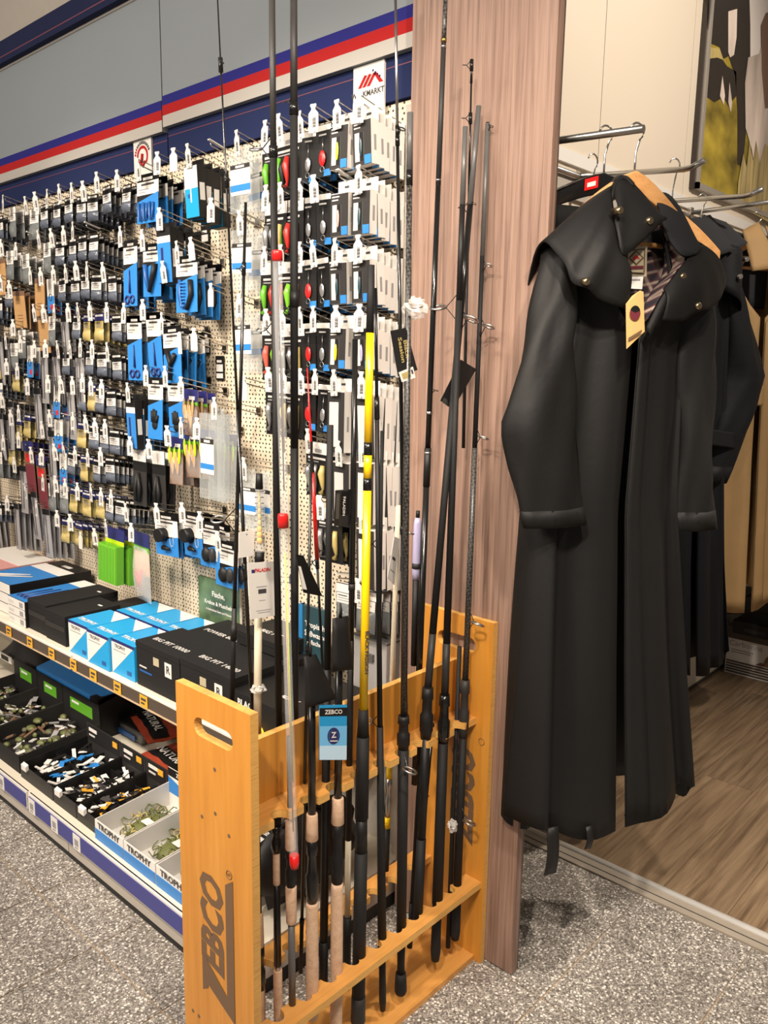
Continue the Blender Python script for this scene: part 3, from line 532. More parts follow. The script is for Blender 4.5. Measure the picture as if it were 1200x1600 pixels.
for k in range(24):
    a0, a1 = 2*math.pi*k/24, 2*math.pi*(k+1)/24
    for r0, r1, m, h in ((0, .013, 'pk_navy', .0016), (.0138, .0178, 'pk_navy', .0015)):
        f_ = lambda a, r, h: at(.5, .56, h)+rt*(r*math.cos(a))+up*(r*math.sin(a))
        em.face([f_(a0, r0, h), f_(a0, r1, h), f_(a1, r1, h), f_(a1, r0, h)] if r0 else [f_(a0, 0, h), f_(a0, r1, h), f_(a1, r1, h)], m)
em.build('round_emblem', o); place(text_mb('Z', .017, 'paper', bold=.03, sx=1.2), at(.5, .545, .002), rt, up).build('emblem_letter', o)
MB().face([at(.36, .64, .002), at(.64, .64, .002), at(.64, .66, .002), at(.36, .66, .002)], 'paper').build('emblem_bar', o)
o, at, patch, rt, up = card('hang_tag', 'long white hang tag with barcode on the cream rod', 'hang tag', (386, 880), (427, 877), (429, 962), (391, 968), -1.212, 'paper')
place(text_mb('PALADIN', .0095, 'red', bold=.03, shear=.2), at(.55, .14, .0014), rt, up).build('lettering', o); patch('logo_mark', .14, .26, .12, .18, 'pk_navy'); patch('barcode', .36, .68, .48, .56, 'print_dark'); patch('print_line', .3, .7, .43, .445, 'print_grey'); patch('print_line', .38, .64, .68, .69, 'print_grey'); patch('print_line', .25, .85, .86, .87, 'print_grey'); patch('print_line', .3, .8, .9, .91, 'print_grey')
o, at, patch, rt, up = card('hang_tag', 'blank white square tag beside the float tube', 'hang tag', (373, 832), (398, 828), (396, 868), (373, 872), -1.24, 'paper'); patch('punch_hole', .45, .52, .1, .15, 'print_dark')
o, at, patch, rt, up = card('hang_tag', 'black hang tag with olive lettering beside the pillar', 'hang tag', (610, 517), (634, 512), (652, 578), (622, 588), -1.155, 'black_soft')
for s_, u_ in (('Black', .68), ('Session', .40)): place(text_mb(s_, .0165, 'pk_neon' if 0 else 'pk_yellow', bold=.02, sx=1.1), at(u_, .46, .0016), -up, rt).build('lettering', o)
o, at, patch, rt, up = card('price_label', 'white and yellow price sticker below the olive-lettered black tag', 'price label', (623, 582), (645, 573), (649, 590), (628, 597), -1.153, 'paper'); patch('yellow_print', .12, .72, .2, .8, 'pk_yellow'); patch('barcode', .8, .92, .2, .6, 'print_dark')
o, at, patch, rt, up = card('hang_tag', 'small blank black tag turned away on the leaning rod', 'hang tag', (720, 562), (744, 577), (707, 640), (688, 626), -1.18, 'black'); patch('silver_corner', .1, .8, .9, 1, 'steel')
o, at, patch, rt, up = card('hang_tag', 'ivory paper tag dangling from the cream rod by pillar', 'hang tag', (616, 838), (624, 842), (616, 914), (605, 903), -1.225, 'paper'); patch('print_line', .2, .7, .45, .52, 'print_dark'); patch('print_line', .2, .8, .75, .78, 'print_grey')
o, at, patch, rt, up = card('hang_tag', 'dark grey card with rounded line spool shape', 'hang tag', (524, 766), (553, 764), (551, 822), (522, 822), -1.20, 'charcoal'); patch('black_panel', .3, .72, .05, .68, 'black', .0012); place(text_mb('PALADIN', .010, 'paper', bold=.02), at(.46, .45, .0018), -up, rt).build('lettering', o); patch('ridges', .05, .22, .1, .8, 'graphite')
o, at, patch, rt, up = card('hang_tag', 'folded glossy black tag behind the lower tip tube', 'hang tag', (462, 866), (474, 868), (504, 932), (474, 926), -1.16, 'black_gloss'); patch('white_panel', .0, .22, .3, .9, 'paper')
def wrap(lab, x, y, X, rx, rz, ringc=None):
    p = ax(x, y, X); o = empty('plastic_wrap', p, lab, 'plastic wrap', 'crumpled wraps on guides'); b = MB(); random.seed(x)
    off = {}
    def f(u, v):
        k = (round(u*12) % 12, round(v*8)); j = off.setdefault(k, random.uniform(.7, 1.2)); return p+Vector((rx*math.sin(math.pi*v)*math.cos(2*math.pi*u), rx*math.sin(math.pi*v)*math.sin(2*math.pi*u), rz*math.cos(math.pi*v)))*j
    b.grid(f, 12, 8, 'film', smooth=False); b.build('film', o); MB().ring(p+Vector((.01, -.008, .004)), rx*.55, .0014, _r, (_u*.4+_fw*.6), 'steel').build('guide_ring', o)
wrap('clump of clear film around the large guide near the olive-lettered tag', 648, 482, -1.15, .026, .022)
wrap('small clear film clump low on the foam grip by far panel', 707, 1290, -1.105, .014, .016)
wrap('small white film collar round the cream rod above rack', 404, 1076, -1.235, .017, .008)
# float tube with amber beads on white rod
A, B = ax(402, 1165, -1.24), ax(404, 962, -1.235)
rod('plain cream rod behind the long white tag', A, ax(404, 905, -1.235), [('blank', None, None, .0068, .0062, 'cream_rod')])
o = empty('float_tube', ax(403, 880, -1.232), 'clear tube with black caps holding amber beads, above long white tag', 'plastic tube')
A, B = ax(406, 868, -1.232), ax(405, 760, -1.232); MB().tube([A, B], [.0085, .0068], 'clear', 14, False).build('tube', o)
MB().tube([ax(405, 880, -1.232), ax(406, 862, -1.232)], .0092, 'black', 14).build('cap', o); MB().tube([ax(405, 764, -1.232), ax(405, 740, -1.232)], [.0075, .0062], 'black', 14).build('cap', o)
for k in range(9):
    t = .22+k*.085; r = .0062-k*.0005; p = A.lerp(B, t); MB().ball(p, r, r, .0078, 'pk_yellow' if k > 2 else 'price_orange').build('bead', o)
    MB().tube([p-_r*.009+ZP*.004, p+_r*.009+ZP*.004], .0009, 'black', 5).build('wire', o)
# lavender bottle
p = ax(650, 905, -1.25); q = ax(653, 798, -1.25); o = empty('bottle_rod', p, 'lavender translucent tapered bottle with black cap by the pillar', 'bottle'); o.name = 'tapered_bottle'
h = (q-p); MB().tube([p, p+h*.1, p+h*.55, p+h*.82, p+h*.9], [.0088, .0102, .0105, .0098, .006], 'lavender', 14).build('body', o); MB().tube([p+h*.9, p+h], [.0052, .0048], 'black', 10).build('cap', o); MB().tube([p+h*.16, p+h*.24], [.0112, .0112], 'charcoal', 12).build('collar', o); MB().tube([p-h*1.3, p], [.0075, .0082], 'black', 10).build('stem', o)
# ------------------------------------------------------------------ peg hooks and the packs on them
HL, RISE = .172, .036
wire_b = MB()
for dx in (-.0, ):
    wire_b.tube([(0, HL, -RISE), (0, .02, -.004), (0, 0, 0), (.004, -.003, .001)], .0016, 'wire', 5)
    wire_b.tube([(0, HL, -RISE-.018), (0, .03, -.022), (0, .006, -.016), (0, .004, -.008)], .0022, 'wire', 5)
wire_b.bx(-.012, .012, HL-.003, HL+.0, -RISE-.022, -RISE+.004, 'wire')
wire_me = wire_b.mesh('peg_hook')
tagp = [(-.0085, 0), (.0085, 0), (.0095, -.004), (.006, -.009), (.0055, -.013), (.0150, -.023), (.0150, -.069), (-.0150, -.069), (-.0150, -.023), (-.0055, -.013), (-.006, -.009), (-.0095, -.004)]
tag_me = MB().prism(tagp, lambda a, b, d: (a, d-.004, b+.003), -.001, .001, 'tag_label').mesh('price_tag')
bc = MB()
for k in range(9): bc.bx(-.002, .0085, -.0056, -.0053, -.030-k*.0028-(.0006 if k % 3 else 0), -.0286-k*.0028, 'print_dark')
bc.bx(-.0105, -.0085, -.0056, -.0053, -.058, -.030, 'print_grey').bx(.001, .007, -.0056, -.0053, -.0655, -.060, 'print_grey')
bc_me = bc.mesh('barcode')
flap_me = MB().bx(-.006, .006, -.002, .055, -.002, .001, 'tag_label', lambda p: Vector((p.x, p.y, p.z-p.y*.28))).mesh('tag_flap')
plain_me = MB().bx(-.002, .0, -.0056, -.0053, -.0276, -.027, 'print_grey').bx(-.015, .015, -.0056, -.0053, -.0272, -.0266, 'paper_grey').mesh('tag_fold')
def header(b, w, m='black', logo=True, h=.026):
    b.bx(-w/2, w/2, -.0008, .0008, -h, 0, m)
    if logo: b.bx(-w*.22, w*.22, -.0012, -.0008, -h*.8, -h*.45, 'paper')
KINDS = {}
def kind(k, name, desc, cat, w, h, parts, n=1, sp=.02, dz=0): KINDS[k] = dict(name=name, desc=desc, cat=cat, w=w, h=h, parts=parts, n=n, sp=sp)
def SC_(k, parts):
    for nm, b in parts: b.v = [v*k for v in b.v]
    return parts
def P(*boxes):
    b = MB()
    for q in boxes: b.bx(*q)
    return b
def dome(x0, x1, z0, z1, d, m, n=5):
    return MB().grid(lambda u, v: (x0+(x1-x0)*u, -.001-d*(max(0, (1-abs(2*u-1)**3)*(1-abs(2*v-1)**3))), z1+(z0-z1)*v), n, n, m)
def swivel(hd, lab, pch, w=.066, h=.092):
    a = P((-w/2, w/2, -.0008, .0008, -h, 0, 'black')); hb = P((-w/2, w/2, -.0016, -.0009, -.026, -.002, hd), (-w*.4, w*.4, -.0022, -.0016, -.012, -.005, 'paper'))
    l = P((-w*.46, w*.46, -.0022, -.0010, -.056, -.028, lab), (-w*.4, w*.1, -.0026, -.0022, -.036, -.033, 'print_dark'), (-w*.4, w*.3, -.0026, -.0022, -.043, -.0405, 'print_grey'), (-w*.4, w*.2, -.0026, -.0022, -.050, -.0475, 'print_grey'))
    d = dome(-w*.48, w*.48, -h+.002, -.056, .013, pch); t = MB().ball((.004, -.005, -h*.76), w*.26, .004, h*.09, 'print_dark', 7, 5).tube([(-w*.2, -.005, -h*.62), (w*.12, -.005, -h*.78)], .002, 'steel', 5)
    return [('card', a), ('header_strip', hb), ('label', l), ('pouch', d), ('contents', t)]
kind('S', 'tackle_pack', 'small clear tackle pack with black header', 'tackle pack', .066, .092, swivel('black', 'paper', 'pouch'), 6, .020)
kind('Y', 'tackle_pack', 'small tackle pack with gold card', 'tackle pack', .064, .10, swivel('pk_navy', 'pk_yellow', 'pk_yellow', .06, .1), 5, .024)
kind('C', 'tackle_pack', 'glossy clear bag of silver tackle', 'tackle pack', .07, .12, swivel('paper', 'paper', 'clear_frost', .07, .12), 4, .03)
kind('W', 'tackle_pack', 'narrow white and blue hook packet', 'tackle pack', .06, .13, [('card', P((-.03, .03, -.001, .001, -.13, 0, 'paper'))), ('blue_panel', P((-.03, .03, -.0016, -.001, -.13, -.066, 'pk_blue'))), ('hook_print', MB().ring((0, -.0025, -.07), .013, .0016, XP, ZP, 'print_dark', 12, 4)), ('red_corner', P((0, .018, -.0022, -.0016, -.118, -.098, 'red')))], 4, .03)
kind('O', 'lure_pack', 'tan wood-coloured lure packet', 'lure pack', .09, .15, [('card', P((-.045, .045, -.001, .001, -.15, 0, 'pk_brown'))), ('front_sheet', P((-.044, .044, -.0018, -.001, -.148, -.02, 'pk_tan'))), ('print_line', P((-.02, .02, -.0022, -.0018, -.10, -.097, 'pk_brown'), (-.02, .02, -.0022, -.0018, -.112, -.109, 'pk_brown'), (-.02, .02, -.0022, -.0018, -.124, -.121, 'pk_brown')))], 4, .034)
kind('L', 'leader_pack', 'long grey translucent leader packet', 'leader pack', .055, .21, [('card', P((-.028, .028, -.001, .001, -.21, 0, 'print_grey'))), ('header_strip', P((-.028, .028, -.0016, -.001, -.025, 0, 'black'))), ('sleeve', dome(-.026, .026, -.205, -.03, .008, 'print_grey')), ('strand', MB().tube([(-.01, -.008, -.04), (-.006, -.01, -.12), (-.012, -.008, -.19)], .0012, 'print_dark', 4).tube([(.008, -.008, -.04), (.012, -.01, -.12), (.006, -.008, -.19)], .0012, 'print_dark', 4))], 5, .028)
kind('N', 'leader_pack', 'tall dark red sleeve, starred navy header', 'leader pack', .085, .23, [('card', P((-.042, .042, -.001, .001, -.23, 0, 'pk_brown'))), ('header_strip', P((-.042, .042, -.0018, -.001, -.045, 0, 'pk_navy'), (-.02, -.014, -.0022, -.0018, -.02, -.014, 'paper'), (.008, .014, -.0022, -.0018, -.03, -.024, 'paper'))), ('red_print', P((-.03, .025, -.0018, -.001, -.09, -.055, 'red'))), ('sleeve', dome(-.04, .04, -.225, -.1, .006, 'maroon'))], 5, .03)
def tool(w, h, prod, split=.42, hdr=True):
    a = P((-w/2, w/2, -.0008, .0008, -h, 0, 'black')); hb = MB(); header(hb, w, 'black', True, .024)
    l = P((-w/2, w/2, -.0018, -.0008, -h*split, -.024, 'paper'), (-w*.3, w*.3, -.0022, -.0018, -.036, -.030, 'print_dark'), (-w*.42, w*.05, -.0022, -.0018, -.050, -.046, 'print_grey'), (-w*.42, -w*.1, -.0022, -.0018, -.058, -.055, 'print_grey'))
    z = MB(); z.face([(-w/2, -.0024, -h), (w/2, -.0024, -h), (w/2, -.0024, -h*split+.004), (-w/2, -.0024, -h*split-.022)], 'pk_blue')
    return [('card', a), ('header_strip', hb), ('label', l), ('blue_panel', z)]+prod(w, h)
def scis(w, h):
    b = MB().tube([(-.002, -.005, -h*.45), (.0, -.005, -h*.8)], [.0012, .0045], 'pk_navy', 6)
    return [('blades', b), ('finger_ring', MB().ring((-.016, -.005, -h*.9), .012, .003, XP, ZP, 'pk_navy')), ('finger_ring', MB().ring((.014, -.005, -h*.9), .012, .003, XP, ZP, 'pk_navy'))]
def hooks_(w, h):
    r = []
    for x in (-.032, -.005, .03):
        r.append(('tool_loop', MB().tube([(x-.012, -.007, -h*.58), (x-.012, -.008, -h*.85), (x-.005, -.009, -h*.94), (x+.007, -.008, -h*.9), (x+.009, -.007, -h*.6)], .0045, 'pk_blue2', 6)))
    return r
def plier(w, h):
    return [('handle', MB().tube([(-.03, -.01, -h*.40), (-.024, -.012, -h*.62), (-.006, -.012, -h*.9)], [.008, .007, .005], 'pk_blue2', 7)), ('handle', MB().tube([(.028, -.01, -h*.38), (.02, -.013, -h*.6), (.0, -.013, -h*.92)], [.010, .009, .006], 'black', 7))]
def snips(w, h):
    b = MB()
    for k in range(8): b.bx(-.022, -.004, -.010, -.008, -h*.46-k*.010-.004, -h*.46-k*.010, 'pk_blue')
    return [('handle', MB().tube([(-.028, -.007, -h*.42), (-.03, -.008, -h*.7), (-.016, -.009, -h*.9), (.0, -.008, -h*.88)], .006, 'pk_blue2', 7)), ('ridged_insert', b), ('handle', MB().tube([(.026, -.009, -h*.44), (.03, -.01, -h*.7), (.008, -.01, -h*.96)], [.009, .009, .006], 'black', 7))]
def yshape(w, h):
    return [('handle', MB().tube([(-.02, -.009, -h*.45), (-.004, -.01, -h*.66), (-.006, -.01, -h*.95)], [.009, .007, .007], 'black', 7)), ('handle', MB().tube([(.024, -.009, -h*.5), (.0, -.01, -h*.68)], [.009, .007], 'black', 7))]
def gloveshape(w, h):
    b = MB()
    for x, z in ((-.014, .40), (-.004, .37), (.007, .39), (.018, .47)): b.tube([(x*.6, -.006, -h*.72), (x, -.006, -h*(z+.14))], [.0065, .0045], 'black_soft', 6)
    b.ball((0, -.005, -h*.76), .015, .005, .017, 'black_soft'); return [('glove', b)]
def knife(w, h): return [('knife', MB().tube([(-.008, -.006, -h*.5), (-.004, -.006, -h*.9)], [.006, .009], 'pk_navy', 7)), ('pouch_outline', MB().tube([(.008, -.003, -h*.5), (.014, -.003, -h*.9)], .0018, 'pk_blue2', 5))]
def roundgear(w, h):
    return [('round_tub', MB().tube([(-.012, -.004, -h*.5), (-.012, -.032, -h*.5)], .024, 'black', 16)), ('clamp', MB().tube([(-.01, -.012, -h*.8), (.026, -.012, -h*.82)], [.010, .004], 'black', 8)), ('clear_dish', MB().ring((.034, -.008, -h*.62), .02, .002, XP*.5, ZP, 'clear_frost'))]
def lamp(w, h): return [('reel', MB().ball((-.008, -.012, -h*.72), .02, .012, .026, 'black')), ('reel', MB().ball((.026, -.012, -h*.7), .014, .01, .026, 'charcoal'))]
kind('P', 'tool_pack', 'wide blue tool card with dark loops', 'tool pack', .125, .155, tool(.125, .155, hooks_), 4, .034)
kind('K', 'scissors_pack', 'tall blue card holding dark scissors', 'tool pack', .085, .22, tool(.085, .22, scis, .36), 3, .036)
kind('V', 'pliers_pack', 'blue card with two-tone handled pliers', 'tool pack', .105, .17, tool(.105, .17, plier, .34), 3, .034)
kind('U', 'pliers_pack', 'blue card with ridged-handle snips', 'tool pack', .105, .175, tool(.105, .175, snips, .36), 4, .032)
kind('Z', 'pliers_pack', 'blue card with Y-shaped black tool', 'tool pack', .105, .185, tool(.105, .185, yshape, .38), 4, .030)
kind('G', 'glove_pack', 'blue card printed with black glove', 'glove pack', .085, .21, tool(.085, .21, gloveshape, .36), 3, .036)
kind('A', 'knife_pack', 'black box with printed blue front', 'tool pack', .07, .19, [('box', P((-.035, .035, -.028, .0, -.19, -.02, 'black'))), ('label', P((-.034, .034, -.0286, -.028, -.065, -.045, 'paper'))), ('blue_panel', P((-.034, .034, -.0286, -.028, -.188, -.065, 'pk_blue'))), ('header_tab', P((-.035, .035, -.001, .001, -.02, 0, 'black'))), ('knife_print', P((-.016, -.004, -.029, -.0286, -.16, -.08, 'pk_navy'))), ('side_logo', P((.035, .0354, -.022, -.006, -.14, -.085, 'paper_grey')))], 4, .034)
kind('Q', 'tool_box_pack', 'black carton with blue-white front', 'tool pack', .07, .17, [('box', P((-.035, .035, -.03, .0, -.17, -.02, 'black'))), ('label', P((-.034, .034, -.0306, -.03, -.085, -.022, 'paper'))), ('blue_panel', P((-.034, .034, -.0306, -.03, -.168, -.085, 'pk_cyan'))), ('tool_print', P((-.006, .0, -.031, -.0306, -.125, -.075, 'paper'), (-.02, -.008, -.031, -.0306, -.112, -.100, 'pk_blue2'))), ('header_tab', P((-.03, .03, -.001, .001, -.02, 0, 'black'))), ('side_logo', P((.035, .0354, -.024, -.006, -.12, -.07, 'paper_grey')))], 4, .036)
def bait(m1, w=.085, h=.15):
    b = MB()
    for k in range(7): b.ball((-.026+k*.0085, -.009, -.06-(k % 3)*.018), .006, .005, .03, m1 if k % 3 == 0 else 'pk_tan', 6, 5)
    return [('card', P((-w/2, w/2, -.001, .001, -h, 0, 'pk_brown'))), ('header_strip', P((-w/2, w/2, -.002, -.001, -.04, 0, 'pk_navy'), (-w*.1, w*.3, -.0024, -.002, -.034, -.022, 'paper'))), ('green_band', P((-w/2, w/2, -.002, -.001, -.05, -.04, 'pk_green'))), ('bait', b), ('sleeve', dome(-w*.48, w*.48, -h+.002, -.05, .014, 'clear'))]
kind('D', 'bait_pack', 'navy-headed bag of golden bait', 'bait pack', .085, .15, bait('pk_tan'), 3, .03)
kind('F', 'float_pack', 'navy-headed pack of neon floats', 'float pack', .075, .16, bait('pk_neon', .07, .16), 4, .03)
kind('J', 'pliers_pack', 'black card with black pliers', 'tool pack', .085, .21, [('card', P((-.042, .042, -.001, .001, -.21, 0, 'charcoal'))), ('label', P((-.04, .04, -.0016, -.001, -.05, -.004, 'paper'))), ('header_strip', P((-.04, .04, -.0018, -.001, -.085, -.052, 'black'))), ('handle', MB().tube([(-.004, -.008, -.09), (-.016, -.01, -.15), (-.01, -.01, -.195)], [.005, .009, .005], 'black', 7)), ('handle', MB().tube([(.0, -.008, -.09), (.012, -.01, -.15), (.008, -.01, -.195)], [.005, .009, .005], 'black', 7))], 2, .04)
kind('M', 'gear_pack', 'blue-white blister card with black clamp', 'tool pack', .125, .15, tool(.125, .15, roundgear, .55), 4, .032)
kind('I', 'gear_pack', 'blue blister card with dark reel pair', 'tool pack', .11, .15, tool(.11, .15, lamp, .5), 2, .04)
kind('H', 'tackle_box_pack', 'green compartment box with navy header', 'tackle box', .105, .165, SC_(1.25, [('card', P((-.052, .052, -.001, .001, -.05, 0, 'pk_navy'))), ('green_band', P((-.052, .052, -.0016, -.001, -.05, -.036, 'pk_neon'))), ('box', P((-.05, .05, -.024, 0, -.165, -.048, 'pk_green'))), ('lid', P((-.048, .048, -.028, -.024, -.163, -.05, 'lime')))]+[('divider', P((-.044+k*.018, -.030+k*.018, -.0292, -.028, -.16, -.054, 'pk_green'))) for k in range(5)]), 2, .05)
kind('B', 'spoon_lure_card', 'black lure card with metal spoon', 'lure card', .055, .13, [('card', P((-.027, .027, -.001, .001, -.13, 0, 'black'))), ('white_top', P((-.026, .026, -.0016, -.001, -.016, -.002, 'paper'), (-.016, .01, -.0016, -.001, -.028, -.024, 'paper_grey'))), ('wire', MB().tube([(0, -.004, -.035), (0, -.005, -.07)], .0009, 'steel', 5)), ('spoon', MB().ball((0, -.006, -.085), .010, .003, .018, 'silver', 10, 6)), ('treble_hook', MB().ring((0, -.006, -.112), .007, .0012, XP, ZP, 'steel', 10, 4)), ('weight_label', P((.002, .026, -.0018, -.001, -.129, -.112, 'pk_blue')))], 4, .03)
kind('b', 'spoon_lure_card', 'black lure card with red spoon', 'lure card', .055, .13, [p if p[0] != 'spoon' else ('spoon', MB().ball((0, -.006, -.085), .011, .004, .020, 'red', 10, 6)) for p in KINDS['B']['parts']], 4, .03)
def softlures(w, h, cols):
    r = [('card', P((-w/2, w/2, -.001, .001, -h, 0, 'black'))), ('white_top', P((-w/2, w/2, -.0016, -.001, -.032, 0, 'paper'), (-w*.1, w*.2, -.002, -.0016, -.028, -.018, 'print_grey'))), ('title_print', P((-w*.4, w*.35, -.0016, -.001, -.048, -.042, 'paper_grey'), (-w*.4, w*.05, -.0016, -.001, -.056, -.053, 'print_grey')))]
    for k, m in enumerate(cols):
        x = -w*.30+k*w*.29; r.append(('soft_lure', MB().tube([(x, -.006, -.062), (x-.002, -.010, -.085), (x+.002, -.009, -.115), (x+.001, -.006, -.128), (x-.006, -.007, -.140)], [.006, .010, .006, .0035, .009], m, 8)))
    return r
kind('R', 'soft_lure_pack', 'black pack of three bright rubber fish', 'lure pack', .115, .16, softlures(.115, .16, ('lure_red', 'lime', 'lure_peach')), 2, .045)
kind('r', 'soft_lure_pack', 'black pack of green-red worm lures', 'lure pack', .115, .16, softlures(.115, .16, ('pk_green', 'pk_red', 'black')), 2, .045)
kind('q', 'soft_lure_pack', 'black pack of silver-amber rubber fish', 'lure pack', .105, .155, softlures(.105, .155, ('silver', 'steel', 'pk_yellow')), 2, .045)
kind('T', 'clear_box_pack', 'clear compartment box with white label', 'tackle box', .095, .18, [('box', P((-.046, .046, -.03, .0, -.18, -.012, 'clear_frost'))), ('hang_tab', P((-.02, .02, -.016, -.012, -.014, .004, 'clear_frost'))), ('label', P((-.040, .040, -.0308, -.03, -.132, -.05, 'paper'))), ('header_strip', P((-.040, .040, -.0312, -.0308, -.062, -.05, 'charcoal'), (-.018, .018, -.0316, -.0312, -.059, -.053, 'paper_grey'))), ('blue_panel', P((-.040, .040, -.0312, -.0308, -.122, -.104, 'pk_blue'))), ('divider', P((-.002, .0, -.029, -.002, -.178, -.014, 'clear_frost')))], 2, .06)
kind('X', 'lure_box', 'white lure carton, dark windowed front', 'lure box', .062, .118, [('carton', P((-.031, .031, -.028, .0, -.128, -.024, 'paper'))), ('hang_tab', P((-.031, .031, -.001, .001, -.026, .010, 'paper'), (-.008, .008, -.0014, .0014, -.008, -.002, 'print_dark'))), ('front_print', P((-.031, .031, -.0286, -.028, -.128, -.026, 'charcoal'))), ('window', P((-.024, .006, -.0290, -.0286, -.118, -.052, 'paper_grey'), (-.008, .006, -.0292, -.029, -.118, -.052, 'black'))), ('fish_print', P((-.026, .0, -.0290, -.0286, -.034, -.031, 'paper'), (-.026, -.004, -.0290, -.0286, -.042, -.039, 'paper'))), ('lure', MB().ball((-.003, -.031, -.086), .005, .002, .022, 'pk_neon', 7, 5)), ('weight_label', P((.008, .030, -.0292, -.0286, -.127, -.106, 'pk_blue'))), ('side_logo', P((.031, .0314, -.018, -.010, -.096, -.06, 'print_grey')))], 5, .033)
kind('x', 'lure_box', 'tall white lure carton, dark front', 'lure box', .062, .15, [('carton', P((-.031, .031, -.028, .0, -.185, -.024, 'paper'))), ('hang_tab', P((-.031, .031, -.001, .001, -.026, .010, 'paper'), (-.008, .008, -.0014, .0014, -.008, -.002, 'print_dark'))), ('front_print', P((-.031, .031, -.0286, -.028, -.185, -.026, 'charcoal'))), ('window', P((-.024, .01, -.0290, -.0286, -.17, -.052, 'paper_grey'))), ('side_logo', P((.031, .0314, -.018, -.010, -.13, -.09, 'print_grey')))], 5, .033)
kind('t', 'clear_box_pack', 'large clear box with white label', 'tackle box', .15, .28, [('box', P((-.075, .075, -.045, .0, -.28, -.012, 'clear_frost'))), ('hang_tab', P((-.03, .03, -.024, -.018, -.014, .006, 'clear_frost'))), ('label', P((-.066, .012, -.0458, -.045, -.20, -.09, 'paper'))), ('header_strip', P((-.066, .012, -.0462, -.0458, -.106, -.09, 'charcoal'), (-.045, -.01, -.0466, -.0462, -.102, -.094, 'paper_grey'))), ('blue_panel', P((-.066, .012, -.0462, -.0458, -.185, -.168, 'pk_blue')))]+[('divider', P((x, x+.002, -.044, -.002, -.278, -.014, 'clear_frost'))) for x in (-.02, .03)], 1, .06)
for _k, _m in (('1', 'lavender'), ('2', 'pk_pink'), ('3', 'yellow'), ('4', 'book_dark')):
    kind(_k, 'lure_box', 'white lure carton, dark windowed front', 'lure box', .062, .118, [p if p[0] != 'lure' else ('lure', MB().ball((-.003, -.031, -.086), .005, .002, .022, _m, 7, 5)) for p in KINDS['X']['parts']], 5, .033)
kind('g', 'clear_tool_pack', 'clear bag with red-handled tool', 'tool pack', .105, .19, SC_(1.22, [('card', P((-.052, .052, -.001, .001, -.045, 0, 'pk_navy'))), ('green_band', P((-.052, .052, -.0016, -.001, -.058, -.042, 'pk_green'))), ('bag', dome(-.05, .05, -.21, -.045, .022, 'film', 8)), ('backing', P((-.048, .048, -.001, .001, -.13, -.045, 'pk_tan'))), ('handle', MB().tube([(-.02, -.012, -.12), (-.004, -.012, -.165)], .005, 'red', 7)), ('handle', MB().tube([(.018, -.012, -.11), (.0, -.012, -.165)], .005, 'red', 7))]), 1, .05)
